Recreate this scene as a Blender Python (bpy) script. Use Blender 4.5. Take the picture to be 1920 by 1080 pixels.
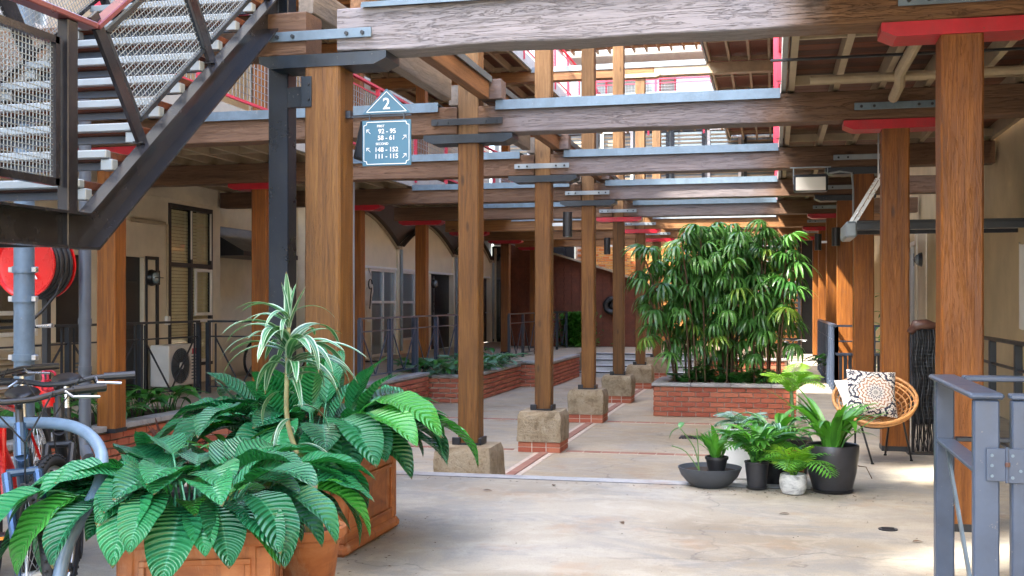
import bpy, math, random
from math import sin, cos, pi, radians, sqrt
from mathutils import Vector, Matrix, noise
for o in list(bpy.data.objects): bpy.data.objects.remove(o)
scene = bpy.context.scene
C = scene.collection

# ------------------------------------------------------------ camera
cam = bpy.data.cameras.new('camera'); camo = bpy.data.objects.new('camera', cam); C.objects.link(camo)
cam.sensor_width = 36; cam.lens = 36 * 2083 / 1920; cam.shift_y = 28 / 1920
cam.clip_start = 0.05; cam.clip_end = 2000
YAW = math.atan(490 / 2083)
camo.location = (0, 0, 1.33); camo.rotation_euler = (radians(90), 0, YAW)
scene.camera = camo
# ------------------------------------------------------------ sky, sun, exposure
SUN_AZ, SUN_EL = radians(235), radians(52)      # azimuth clockwise from +Y
world = bpy.data.worlds.new('World'); scene.world = world; world.use_nodes = True
wn = world.node_tree.nodes; wl = world.node_tree.links
sky = wn.new('ShaderNodeTexSky'); sky.sky_type = 'NISHITA'; sky.sun_disc = False
sky.sun_elevation = SUN_EL; sky.sun_rotation = SUN_AZ; sky.dust_density = 3.0; sky.ozone_density = 1.0
wn['Background'].inputs[1].default_value = 0.15
wl.new(sky.outputs[0], wn['Background'].inputs[0])
sl = bpy.data.lights.new('sun', 'SUN'); sl.energy = 2.2; sl.angle = radians(1.2); sl.color = (1.0, 0.93, 0.82)
so = bpy.data.objects.new('sun', sl); C.objects.link(so)
sd = Vector((sin(SUN_AZ) * cos(SUN_EL), cos(SUN_AZ) * cos(SUN_EL), sin(SUN_EL)))
so.rotation_euler = sd.to_track_quat('Z', 'Y').to_euler()
scene.view_settings.view_transform = 'Standard'; scene.view_settings.look = 'None'
scene.view_settings.exposure = 3.55; scene.view_settings.gamma = 1.0; scene.view_settings.use_curve_mapping = False
scene.cycles.max_bounces = 8; scene.cycles.diffuse_bounces = 5; scene.cycles.glossy_bounces = 3
scene.cycles.transmission_bounces = 4; scene.cycles.transparent_max_bounces = 8
scene.cycles.use_denoising = True; scene.cycles.sample_clamp_indirect = 8
scene.cycles.caustics_reflective = False; scene.cycles.caustics_refractive = False

# ------------------------------------------------------------ materials
class N:
    def __init__(s, name):
        s.m = bpy.data.materials.new(name); s.m.use_nodes = True
        s.t = s.m.node_tree; s.n = s.t.nodes; s.l = s.t.links; s.b = s.n['Principled BSDF']
    def new(s, t, **k):
        x = s.n.new(t)
        for a, b in k.items(): setattr(x, a, b)
        return x
    def link(s, a, b): s.l.new(a, b)
    def pos(s, scale=(1, 1, 1), rot=(0, 0, 0), src='pos'):
        mp = s.new('ShaderNodeMapping'); mp.inputs['Scale'].default_value = scale; mp.inputs['Rotation'].default_value = rot
        if src == 'pos': s.link(s.new('ShaderNodeNewGeometry').outputs['Position'], mp.inputs[0])
        else: s.link(s.new('ShaderNodeTexCoord').outputs[src], mp.inputs[0])
        return mp.outputs[0]
    def noise(s, vec, scale, detail=5, rough=0.6, dist=0.0):
        x = s.new('ShaderNodeTexNoise'); x.inputs['Scale'].default_value = scale; x.inputs['Detail'].default_value = detail
        x.inputs['Roughness'].default_value = rough; x.inputs['Distortion'].default_value = dist
        s.link(vec, x.inputs['Vector']); return x.outputs['Fac']
    def ramp(s, fac, stops):
        r = s.new('ShaderNodeValToRGB'); e = r.color_ramp.elements
        while len(e) < len(stops): e.new(0.5)
        for i, (p, c) in enumerate(stops):
            e[i].position = p; e[i].color = (*c, 1) if len(c) == 3 else c
        s.link(fac, r.inputs[0]); return r.outputs[0]
    def mix(s, fac, a, b, mode='MIX'):
        x = s.new('ShaderNodeMix', data_type='RGBA', blend_type=mode)
        for v, i in ((fac, 0), (a, 6), (b, 7)):
            if isinstance(v, (int, float)): x.inputs[i].default_value = v
            elif isinstance(v, tuple): x.inputs[i].default_value = (*v, 1)
            else: s.link(v, x.inputs[i])
        return x.outputs[2]
    def math(s, op, a, b=0.0, c=None):
        x = s.new('ShaderNodeMath', operation=op)
        for i, v in enumerate((a, b, c)):
            if v is None: continue
            if isinstance(v, (int, float)): x.inputs[i].default_value = v
            else: s.link(v, x.inputs[i])
        return x.outputs[0]
    def bump(s, h, strength=0.3, dist=0.01):
        x = s.new('ShaderNodeBump'); x.inputs['Strength'].default_value = strength; x.inputs['Distance'].default_value = dist
        s.link(h, x.inputs['Height']); s.link(x.outputs[0], s.b.inputs['Normal'])
    def col(s, c):
        if isinstance(c, tuple): s.b.inputs['Base Color'].default_value = (*c, 1)
        else: s.link(c, s.b.inputs['Base Color'])
    def fin(s, rough=0.6, metal=0.0, spec=0.5):
        if isinstance(rough, (int, float)): s.b.inputs['Roughness'].default_value = rough
        else: s.link(rough, s.b.inputs['Roughness'])
        s.b.inputs['Metallic'].default_value = metal; s.b.inputs['Specular IOR Level'].default_value = spec
        return s.m

def paint(name, c, rough=0.45, metal=0.0, var=0.25, bump=0.08, scale=6, spec=0.5, chip=None):
    n = N(name); v = n.pos()
    f = n.noise(v, scale, 6, 0.65); f2 = n.noise(v, scale * 9, 3, 0.6)
    lo = tuple(x * (1 - var) for x in c); hi = tuple(min(1, x * (1 + var)) for x in c)
    col = n.ramp(f, [(0.3, lo), (0.7, hi)])
    if chip:
        ch = n.ramp(n.noise(v, 26, 6, 0.72, 0.5), [(0.655, (0, 0, 0)), (0.675, (1, 1, 1))])
        gr = n.ramp(n.noise(n.pos((4, 4, 1.2)), 2.0, 6, 0.7), [(0.5, (0, 0, 0)), (0.75, (0.6, 0.6, 0.6))])
        col = n.mix(gr, col, tuple(x * 0.45 + 0.03 for x in c)); col = n.mix(ch, col, chip)
    n.col(col); n.bump(f2, bump, 0.004)
    r = n.math('MULTIPLY_ADD', f, 0.3, rough - 0.15)
    return n.fin(r, metal, spec)

def wood(name, axis, dark, mid, light, grey=None, gx=None, crack=0.5, rough=0.55, vary=0.35):
    n = N(name)
    long, cross = 0.9, 20.0
    sc = {'x': (long, cross, cross), 'y': (cross, long, cross), 'z': (cross, cross, long)}[axis]
    v = n.pos(sc)
    f = n.noise(v, 1.6, 8, 0.68, 0.7)
    fine = n.noise(n.pos(tuple(q * 3.2 for q in sc)), 2.0, 6, 0.7, 0.4)
    big = n.noise(n.pos(), 1.1, 3, 0.5)
    col = n.ramp(f, [(0.22, dark), (0.50, mid), (0.82, light)])
    col = n.mix(n.math('MULTIPLY', fine, 0.38), col, dark)
    kn = n.new('ShaderNodeTexVoronoi'); kn.inputs['Scale'].default_value = 1.0; n.link(n.pos(tuple((1.6 if q == long else 5.0) for q in sc)), kn.inputs['Vector'])
    col = n.mix(n.ramp(kn.outputs['Distance'], [(0.0, (0.9, 0.9, 0.9)), (0.07, (0.5, 0.5, 0.5)), (0.11, (0, 0, 0))]), col, tuple(q * 0.6 for q in dark))
    col = n.mix(n.ramp(big, [(0.38, (0, 0, 0)), (0.68, (1, 1, 1))]), col, light, 'MIX') if False else col
    hb = n.new('ShaderNodeHueSaturation'); n.link(col, hb.inputs['Color'])
    oi = n.new('ShaderNodeObjectInfo')
    streak = n.noise(n.pos(tuple((0.25 if q == long else 5.0) for q in sc)), 1.0, 4, 0.6)
    vv = n.math('MULTIPLY_ADD', big, 1.0, n.math('MULTIPLY_ADD', streak, 0.9, 0.05 - vary / 2))
    n.link(n.math('ADD', vv, n.math('MULTIPLY', oi.outputs['Random'], vary)), hb.inputs['Value'])
    col = hb.outputs[0]
    # drying checks running along the grain
    cr = n.noise(n.pos(tuple((0.7 if q == long else 11.0) for q in sc)), 2.2, 7, 0.75, 1.2)
    crack_m = n.ramp(n.math('ABSOLUTE', n.math('SUBTRACT', cr, 0.5)), [(0.0, (1, 1, 1)), (0.013, (0, 0, 0))])
    if grey:
        g = n.ramp(f, [(0.20, tuple(q * 0.55 for q in grey)), (0.5, grey), (0.82, tuple(min(1, q * 1.35) for q in grey))])
        g = n.mix(n.math('MULTIPLY', fine, 0.45), g, tuple(q * 0.45 for q in grey))
        if gx:
            x = n.new('ShaderNodeSeparateXYZ'); n.link(n.new('ShaderNodeNewGeometry').outputs['Position'], x.inputs[0])
            wob = n.math('MULTIPLY_ADD', n.noise(n.pos(), 2.5, 5, 0.7), 0.9, -0.45)
            xx = n.math('ADD', x.outputs[0], wob)
            a = n.new('ShaderNodeMapRange'); a.inputs[1].default_value = gx[0] - .2; a.inputs[2].default_value = gx[0] + .25; n.link(xx, a.inputs[0])
            b = n.new('ShaderNodeMapRange'); b.inputs[1].default_value = gx[1] + .2; b.inputs[2].default_value = gx[1] - .35; n.link(xx, b.inputs[0])
            fac = n.math('MULTIPLY', a.outputs[0], b.outputs[0])
            col = n.mix(n.math('MULTIPLY', fac, 0.9), col, g)
        else: col = n.mix(0.75, col, g)
    col = n.mix(n.math('MULTIPLY', crack_m, 0.8 * crack), col, (0.012, 0.008, 0.006))
    n.col(col)
    h = n.math('SUBTRACT', n.math('MULTIPLY_ADD', f, 0.6, n.math('MULTIPLY', fine, 0.4)), n.math('MULTIPLY', crack_m, 1.6 * crack))
    n.bump(h, 0.75 if grey else 0.45, 0.010)
    return n.fin(n.math('MULTIPLY_ADD', f, 0.3, rough - 0.15), 0, 0.4)

M = {}
OR = ((0.10, 0.034, 0.010), (0.33, 0.125, 0.028), (0.50, 0.22, 0.058))
M['post'] = wood('post_timber', 'z', (0.06, 0.015, 0.003), (0.24, 0.078, 0.010), (0.38, 0.145, 0.020), rough=0.48, crack=0.35)
M['post_brown'] = wood('centre_post_timber', 'z', (0.040, 0.015, 0.004), (0.160, 0.068, 0.015), (0.27, 0.130, 0.030), rough=0.52, crack=0.4)
M['post_pale'] = wood('upper_post_timber', 'z', (0.11, 0.055, 0.022), (0.27, 0.15, 0.065), (0.42, 0.25, 0.12), rough=0.7)
M['beam_grey'] = wood('weathered_beam_timber', 'x', (0.07, 0.035, 0.018), (0.22, 0.11, 0.05), (0.34, 0.18, 0.09), grey=(0.30, 0.285, 0.305), gx=(-9.6, 0.2), crack=0.6, rough=0.75)
M['beam'] = wood('beam_timber', 'x', (0.075, 0.040, 0.024), (0.165, 0.090, 0.052), (0.24, 0.140, 0.085), grey=(0.20, 0.18, 0.19), gx=(-2.6, 0.0), crack=0.35, rough=0.65)
M['beam_far'] = wood('oiled_beam_timber', 'x', (0.10, 0.04, 0.015), (0.30, 0.14, 0.05), (0.42, 0.22, 0.09), crack=0.4)
M['bearer'] = wood('bearer_timber', 'y', (0.08, 0.035, 0.016), (0.24, 0.12, 0.055), (0.36, 0.20, 0.10), crack=0.5)
M['bearer_grey'] = wood('weathered_bearer_timber', 'y', (0.12, 0.08, 0.06), (0.25, 0.2, 0.16), (0.36, 0.3, 0.25), grey=(0.30, 0.26, 0.22), crack=0.5)
M['plank'] = wood('deck_plank_timber', 'x', (0.03, 0.010, 0.006), (0.13, 0.036, 0.015), (0.23, 0.075, 0.03), crack=0.3, vary=1.1)
M['joist'] = paint('cream_painted_joist', (0.40, 0.32, 0.215), 0.6, var=0.15)
M['dark'] = paint('charcoal_paint', (0.014, 0.016, 0.021), 0.42, var=0.35)
M['dkblue'] = paint('worn_blue_black_paint', (0.010, 0.016, 0.024), 0.38, var=0.6, scale=4, chip=(0.16, 0.14, 0.12))
M['steel'] = paint('dark_stair_steel', (0.034, 0.033, 0.038), 0.22, metal=0.45, var=0.35, chip=(0.12, 0.08, 0.055))
M['col_steel'] = paint('blue_grey_steel_column', (0.009, 0.014, 0.024), 0.30, metal=0.1, var=0.4, scale=3, chip=(0.10, 0.09, 0.08))
M['gate'] = paint('slate_blue_gate_paint', (0.050, 0.070, 0.112), 0.36, var=0.2, chip=(0.20, 0.19, 0.18))
M['rail'] = paint('charcoal_rail_paint', (0.019, 0.025, 0.035), 0.38, var=0.2)
M['galv'] = paint('galvanised_steel', (0.14, 0.19, 0.235), 0.42, metal=0.4, chip=(0.30, 0.31, 0.32), var=0.2, scale=5)
M['galv_pale'] = paint('pale_galvanised_steel', (0.27, 0.31, 0.34), 0.45, metal=0.3, var=0.15, scale=5)
M['pipe'] = paint('blue_grey_pipe_paint', (0.12, 0.18, 0.25), 0.36, var=0.22, chip=(0.28, 0.27, 0.25))
M['pvc'] = paint('grey_downpipe_plastic', (0.085, 0.10, 0.125), 0.4, var=0.15)
M['red'] = paint('red_gloss_paint', (0.44, 0.004, 0.018), 0.35, var=0.2, chip=(0.10, 0.05, 0.03))
M['red_bright'] = paint('bright_red_paint', (0.62, 0.008, 0.008), 0.28, var=0.1)
M['pink_red'] = paint('sunfaded_red_paint', (0.55, 0.035, 0.075), 0.45, var=0.15)
M['maroon'] = paint('maroon_handrail_paint', (0.15, 0.035, 0.04), 0.3, var=0.2)
M['cream'] = paint('cream_render', (0.70, 0.63, 0.50), 0.85, var=0.14, bump=0.3, scale=1.5)
M['cream_pale'] = paint('pale_cream_panel', (0.70, 0.62, 0.47), 0.8, var=0.08, bump=0.2, scale=2)
M['tan'] = paint('tan_render', (0.52, 0.42, 0.26), 0.9, var=0.14, bump=0.5, scale=1.5)
M['pale'] = paint('pale_facade', (0.36, 0.37, 0.36), 0.7, var=0.12)
M['white'] = paint('white_paint', (0.75, 0.74, 0.71), 0.5, var=0.06)
M['black'] = paint('black_plastic', (0.016, 0.016, 0.018), 0.4, var=0.3)
M['rubber'] = paint('tyre_rubber', (0.015, 0.015, 0.016), 0.75, var=0.3)
M['chrome'] = paint('brushed_metal', (0.6, 0.62, 0.66), 0.3, metal=0.9, var=0.1)
M['bikeblue'] = paint('metallic_blue_frame_paint', (0.055, 0.10, 0.18), 0.25, metal=0.5, var=0.15)
M['mortar'] = paint('mortar', (0.56, 0.46, 0.37), 0.95, var=0.2, bump=0.5, scale=12)
M['blackpot'] = paint('black_glazed_pot', (0.028, 0.028, 0.032), 0.35, var=0.25)
M['greybowl'] = paint('charcoal_bowl', (0.055, 0.060, 0.070), 0.5, var=0.2)
M['darkint'] = paint('dark_interior', (0.012, 0.012, 0.014), 0.8)
M['blind'] = paint('olive_blind_slat', (0.62, 0.60, 0.36), 0.6, var=0.1)
M['soil'] = paint('potting_soil', (0.035, 0.022, 0.014), 0.95, var=0.5, bump=1.0, scale=25)
M['stepstone'] = paint('grey_step_concrete', (0.42, 0.43, 0.43), 0.8, var=0.2, bump=0.3)
M['corrug'] = paint('brown_corrugated_steel', (0.075, 0.050, 0.036), 0.5, metal=0.3)
M['dbrick'] = paint('dark_brick_face', (0.17, 0.052, 0.026), 0.8, var=0.3)
M['leather'] = paint('brown_leather', (0.10, 0.045, 0.035), 0.35, var=0.3)
M['yellow'] = paint('yellow_plastic', (0.7, 0.5, 0.03), 0.4)
M['amber'] = paint('amber_reflector', (0.8, 0.25, 0.02), 0.2)

def brickmat(name, a, b, c):
    n = N(name); v = n.pos(); oi = n.new('ShaderNodeObjectInfo')
    f = n.noise(v, 35, 5, 0.7)
    base = n.ramp(oi.outputs['Random'], [(0, a), (0.5, b), (1, c)])
    n.col(n.mix(n.math('MULTIPLY', f, 0.35), base, tuple(q * 0.4 for q in b))); n.bump(f, 0.5, 0.004)
    return n.fin(0.8)
M['brick'] = brickmat('red_brick', (0.36, 0.085, 0.045), (0.44, 0.125, 0.065), (0.50, 0.17, 0.09))
M['paver'] = brickmat('brick_paver', (0.30, 0.13, 0.09), (0.36, 0.18, 0.125), (0.40, 0.22, 0.16))
M['obrick'] = brickmat('orange_brick', (0.55, 0.14, 0.04), (0.62, 0.27, 0.07), (0.66, 0.40, 0.14))

def concrete(name, a, b, c, stain=(0.20, 0.21, 0.235), scale=0.8, bandx=(0.8, 1.1, 1)):
    n = N(name)
    f = n.noise(n.pos(bandx), scale, 7, 0.62, 0.6); f2 = n.noise(n.pos(), 22, 6, 0.7); f3 = n.noise(n.pos((0.85, 1.25, 1), (0, 0, 0.3)), 1.1, 8, 0.72, 0.8)
    col = n.ramp(f, [(0.30, a), (0.50, b), (0.70, c)])
    col = n.mix(n.ramp(f3, [(0.44, (0, 0, 0)), (0.56, (0.5, 0.5, 0.5)), (0.60, (0.65, 0.65, 0.65)), (0.75, (0.4, 0.4, 0.4))]), col, stain)
    vo = n.new('ShaderNodeTexVoronoi', feature='DISTANCE_TO_EDGE'); vo.inputs['Scale'].default_value = 0.55
    n.link(n.pos((1, 1, 0.01), (0, 0, 0.4)), vo.inputs['Vector'])
    spk = n.ramp(f2, [(0.30, (0.8, 0.8, 0.8)), (0.42, (0, 0, 0))])
    col = n.mix(n.math('MULTIPLY', spk, 0.35), col, tuple(q * 0.4 for q in a))
    rust = n.ramp(n.noise(n.pos(), 1.5, 7, 0.65), [(0.56, (0, 0, 0)), (0.74, (0.65, 0.65, 0.65))])
    col = n.mix(rust, col, (0.36, 0.20, 0.09))
    grit = n.noise(n.pos(), 130, 3, 0.7)
    col = n.mix(n.ramp(grit, [(0.34, (0.7, 0.7, 0.7)), (0.47, (0, 0, 0))]), col, tuple(q * 0.45 for q in b))
    blot = n.noise(n.pos((1, 1.3, 1), (0, 0, .8)), 3.3, 8, 0.7, 0.8)
    col = n.mix(n.ramp(blot, [(0.50, (0, 0, 0)), (0.60, (0.3, 0.3, 0.3)), (0.66, (0.05, 0.05, 0.05))]), col, tuple(min(1, q * 1.12) for q in c))
    wv = n.new('ShaderNodeVectorMath', operation='ADD'); n.link(n.pos((1, 1, 0)), wv.inputs[0])
    nv = n.new('ShaderNodeTexNoise'); nv.inputs['Scale'].default_value = 1.7; nv.inputs['Detail'].default_value = 6; n.link(n.pos(), nv.inputs['Vector'])
    n.link(nv.outputs['Color'], wv.inputs[1]); vo.inputs['Scale'].default_value = 0.28; n.link(wv.outputs[0], vo.inputs['Vector'])
    crk = n.math('MULTIPLY', n.ramp(vo.outputs['Distance'], [(0.0, (0.6, 0.6, 0.6)), (0.004, (0, 0, 0))]), n.ramp(f3, [(0.40, (0, 0, 0)), (0.55, (1, 1, 1))]))
    col = n.mix(crk, col, (0.07, 0.06, 0.05))
    n.col(col); n.bump(n.math('SUBTRACT', n.math('MULTIPLY_ADD', f2, 0.6, n.math('MULTIPLY_ADD', grit, 0.5, n.math('MULTIPLY', f, 0.5))), crk), 0.35, 0.006)
    return n.fin(n.math('MULTIPLY_ADD', f, 0.4, 0.42), 0, 0.4)
M['floor'] = concrete('worn_concrete_floor', (0.235, 0.19, 0.13), (0.335, 0.295, 0.225), (0.41, 0.375, 0.305), stain=(0.195, 0.20, 0.195))
M['court'] = concrete('courtyard_concrete', (0.30, 0.23, 0.145), (0.41, 0.335, 0.23), (0.48, 0.41, 0.30), stain=(0.33, 0.31, 0.27), scale=0.6)
M['cap'] = concrete('coping_stone', (0.28, 0.29, 0.29), (0.36, 0.36, 0.35), (0.44, 0.43, 0.41), stain=(0.22, 0.2, 0.2), scale=3)
def stone():
    n = N('weathered_sandstone_concrete'); f = n.noise(n.pos(), 5, 8, 0.72, 0.4); f2 = n.noise(n.pos(), 40, 5, 0.75)
    z = n.noise(n.pos((0.6, 0.6, 9)), 1.2, 3, 0.6)
    c = n.ramp(f, [(0.28, (0.10, 0.07, 0.04)), (0.46, (0.29, 0.225, 0.14)), (0.70, (0.42, 0.355, 0.25))])
    c = n.mix(n.ramp(f2, [(0.3, (1, 1, 1)), (0.45, (0, 0, 0))]), c, (0.16, 0.11, 0.07))
    n.col(c); n.bump(n.math('ADD', n.math('MULTIPLY', f, 0.9), n.math('ADD', f2, n.math('MULTIPLY', z, 0.6))), 0.9, 0.02)
    return n.fin(0.92)
M['stone'] = stone()
def terracotta():
    n = N('terracotta'); f = n.noise(n.pos((1, 1, 2.2)), 2.2, 6, 0.65, 0.8); f2 = n.noise(n.pos(), 60, 3, 0.6)
    n.col(n.ramp(f, [(0.28, (0.30, 0.10, 0.045)), (0.5, (0.50, 0.19, 0.075)), (0.74, (0.60, 0.30, 0.16))]))
    st = n.ramp(n.noise(n.pos((3, 3, 1)), 2.2, 7, 0.7, 0.6), [(0.54, (0, 0, 0)), (0.70, (0.55, 0.55, 0.55))])
    dk = n.ramp(n.noise(n.pos((6, 6, 1.2)), 2.0, 6, 0.7), [(0.56, (0, 0, 0)), (0.72, (0.75, 0.75, 0.75))])
    c0 = n.ramp(f, [(0.28, (0.20, 0.060, 0.022)), (0.5, (0.40, 0.135, 0.042)), (0.74, (0.52, 0.22, 0.09))])
    n.col(n.mix(dk, n.mix(st, c0, (0.50, 0.36, 0.25)), (0.10, 0.05, 0.03)))
    n.bump(n.math('ADD', f2, n.math('MULTIPLY', st, 0.8)), 0.35, 0.003); return n.fin(0.7)
M['terra'] = terracotta()
def cpot():
    n = N('mottled_white_concrete_pot'); f = n.noise(n.pos((1, 1, 2)), 11, 7, 0.7, 0.6)
    n.col(n.ramp(f, [(0.36, (0.18, 0.18, 0.18)), (0.5, (0.5, 0.5, 0.49)), (0.66, (0.68, 0.67, 0.64))])); n.bump(f, 0.4, 0.006); return n.fin(0.85)
M['cpot'] = cpot()
def glass(name, tint, rough=0.05):
    n = N(name); n.col(tint); n.b.inputs['Coat Weight'].default_value = 1.0; n.b.inputs['Coat Roughness'].default_value = 0.03
    return n.fin(rough, 0, 1.0)
M['glass'] = glass('dark_window_glass', (0.02, 0.028, 0.032))
M['glass_pale'] = glass('pale_window_glass', (0.22, 0.28, 0.30))
def clear():
    n = N('clear_pane'); t = n.new('ShaderNodeBsdfTransparent'); g = n.new('ShaderNodeBsdfGlossy'); g.inputs['Roughness'].default_value = 0.02
    mx = n.new('ShaderNodeMixShader'); mx.inputs[0].default_value = .09; n.link(t.outputs[0], mx.inputs[1]); n.link(g.outputs[0], mx.inputs[2])
    n.link(mx.outputs[0], n.n['Material Output'].inputs[0]); return n.m
M['clear'] = clear()
def stripes():
    n = N('opal_light_diffuser'); n.col((0.8, 0.78, 0.7)); return n.fin(0.3)
M['diff'] = stripes()

def leafmat(name, base, edge, rib=0, ribcol=(0.2, 0.45, 0.25), stripe=None, rough=0.34, trans=0.25, young=None):
    """UV.x runs base to tip, UV.y across the blade (0.5 = midrib)"""
    n = N(name)
    uv = n.new('ShaderNodeUVMap'); sp = n.new('ShaderNodeSeparateXYZ'); n.link(uv.outputs[0], sp.inputs[0])
    u, v = sp.outputs[0], n.math('ABSOLUTE', n.math('MULTIPLY_ADD', sp.outputs[1], 2.0, -1.0))
    oi = n.new('ShaderNodeObjectInfo')
    f = n.noise(n.pos(), 9, 4, 0.6)
    rnd = n.math('MULTIPLY_ADD', oi.outputs['Random'], 0.6, n.math('MULTIPLY', f, 0.5))
    col = n.ramp(rnd, [(0.2, base), (0.8, edge)])
    h = f
    if rib:
        ph = n.math('MULTIPLY', n.math('SUBTRACT', u, n.math('MULTIPLY', n.math('POWER', v, 1.25), 0.13)), rib * 2 * pi)
        sn = n.math('MULTIPLY_ADD', n.math('SINE', ph), 0.5, 0.5)
        col = n.mix(n.math('MULTIPLY', n.math('POWER', sn, 3), 0.30), col, ribcol)
        col = n.mix(n.math('MULTIPLY', n.math('LESS_THAN', v, 0.035), 0.6), col, ribcol)
        h = n.math('MULTIPLY', sn, -1.0); n.bump(h, 0.8, 0.010)
    if stripe:
        col = n.mix(n.math('GREATER_THAN', v, 0.66), col, stripe)
        col = n.mix(n.math('MULTIPLY', n.math('LESS_THAN', v, 0.12), 0.5), col, stripe)
    if young:
        yb = n.math('GREATER_THAN', oi.outputs['Random'], 0.92)
        col = n.mix(n.math('MULTIPLY', yb, 0.85), col, young)
    tip = n.math('GREATER_THAN', n.math('ADD', u, n.math('MULTIPLY', n.noise(n.pos(), 24, 4, 0.7), 0.16)), 1.045)
    col = n.mix(n.math('MULTIPLY', tip, 0.8), col, (0.16, 0.10, 0.03))
    spot = n.ramp(n.noise(n.pos(), 34, 4, 0.7), [(0.70, (0, 0, 0)), (0.74, (0.6, 0.6, 0.6))]); col = n.mix(spot, col, (0.14, 0.12, 0.04))
    n.col(col); n.fin(n.math('MULTIPLY_ADD', f, 0.3, rough - .12), 0, 0.6)
    tr = n.new('ShaderNodeBsdfTranslucent'); br = n.mix(1.0, col, (1.2, 1.5, 0.5), 'MULTIPLY'); n.link(br, tr.inputs[0])
    mx = n.new('ShaderNodeMixShader'); mx.inputs[0].default_value = trans
    n.link(n.b.outputs[0], mx.inputs[1]); n.link(tr.outputs[0], mx.inputs[2]); n.link(mx.outputs[0], n.n['Material Output'].inputs[0])
    return n.m
M['lf_big'] = leafmat('ribbed_dark_leaf', (0.005, 0.075, 0.028), (0.024, 0.215, 0.070), rib=15, ribcol=(0.05, 0.25, 0.13), rough=0.25, trans=0.13, young=(0.05, 0.27, 0.03))
M['lf_strap'] = leafmat('bright_strap_leaf', (0.035, 0.15, 0.018), (0.11, 0.34, 0.035), rough=0.33)
M['lf_dark'] = leafmat('dark_glossy_leaf', (0.015, 0.09, 0.018), (0.06, 0.22, 0.04), rough=0.3)
M['lf_var'] = leafmat('white_edged_leaf', (0.010, 0.09, 0.030), (0.025, 0.16, 0.05), stripe=(0.34, 0.46, 0.34), rough=0.32, trans=0.12)
M['lf_palm'] = leafmat('fan_palm_leaf', (0.018, 0.090, 0.020), (0.13, 0.32, 0.065), rough=0.30, young=(0.26, 0.40, 0.06))
M['lf_lime'] = leafmat('lime_frond', (0.12, 0.32, 0.02), (0.30, 0.52, 0.05), rough=0.4)
M['lf_grey'] = leafmat('silver_fern_frond', (0.14, 0.26, 0.22), (0.30, 0.42, 0.38), rough=0.5)
M['lf_red'] = leafmat('burgundy_leaf', (0.06, 0.020, 0.025), (0.14, 0.05, 0.045), rough=0.35)
M['lf_silver'] = leafmat('silvery_ribbed_leaf', (0.06, 0.20, 0.11), (0.22, 0.40, 0.28), rib=9, ribcol=(0.02, 0.09, 0.05), rough=0.35)
M['stem'] = paint('green_stem', (0.10, 0.20, 0.05), 0.5, var=0.3)
M['cane'] = paint('brown_cane', (0.10, 0.055, 0.025), 0.7, var=0.4, scale=20)
M['trunk'] = paint('pale_ringed_stem', (0.26, 0.24, 0.11), 0.7, var=0.4, scale=25)
M['rattan'] = paint('honey_rattan', (0.52, 0.25, 0.085), 0.45, var=0.3, scale=30)
def cushion():
    n = N('mandala_print_cloth'); uv = n.new('ShaderNodeUVMap'); sp = n.new('ShaderNodeSeparateXYZ'); n.link(uv.outputs[0], sp.inputs[0])
    x = n.math('MULTIPLY_ADD', sp.outputs[0], 2, -1); y = n.math('MULTIPLY_ADD', sp.outputs[1], 2, -1)
    def disc(cx, cy, petals, rings, sgn):
        dx = n.math('SUBTRACT', x, cx); dy = n.math('SUBTRACT', y, cy)
        r = n.math('SQRT', n.math('ADD', n.math('MULTIPLY', dx, dx), n.math('MULTIPLY', dy, dy)))
        a = n.math('ARCTAN2', dy, dx)
        w = n.math('MULTIPLY', n.math('SINE', n.math('MULTIPLY', a, petals)), 0.045)
        s = n.math('SINE', n.math('MULTIPLY', n.math('ADD', r, w), rings))
        dots = n.math('MULTIPLY', n.math('SINE', n.math('MULTIPLY', a, petals * 2)), n.math('SINE', n.math('MULTIPLY', r, rings * 1.9)))
        return r, n.math('MAXIMUM', n.math('GREATER_THAN', s, 0.35), n.math('GREATER_THAN', dots, 0.55))
    r, m = disc(0.08, -0.05, 14, 38, 1)
    base = (0.72, 0.67, 0.60)
    ringc = n.ramp(r, [(0.0, (0.05, 0.05, 0.07)), (0.28, (0.10, 0.10, 0.14)), (0.44, (0.40, 0.20, 0.11)), (0.62, (0.30, 0.16, 0.10))])
    ringc2 = n.mix(n.math('GREATER_THAN', r, 0.72), ringc, (0.03, 0.035, 0.06))
    col = n.mix(m, base, ringc2)
    corner = n.math('GREATER_THAN', r, 0.74)
    for cx in (-1, 1):
        for cy in (-1, 1):
            rr, mm = disc(cx * 0.82, cy * 0.82, 6, 24, 1)
            inside = n.math('MULTIPLY', n.math('LESS_THAN', rr, 0.60), corner)
            cc = n.mix(mm, base, (0.025, 0.03, 0.055)); col = n.mix(inside, col, cc)
    n.col(col); n.bump(n.noise(n.pos(), 160, 2, 0.5), 0.3, 0.002); return n.fin(0.9)
M['cushion'] = cushion()
M['linen'] = paint('white_linen', (0.72, 0.70, 0.65), 0.9, var=0.05, bump=0.3)
M['signblue'] = paint('teal_blue_sign', (0.040, 0.125, 0.185), 0.4, var=0.05)

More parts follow.
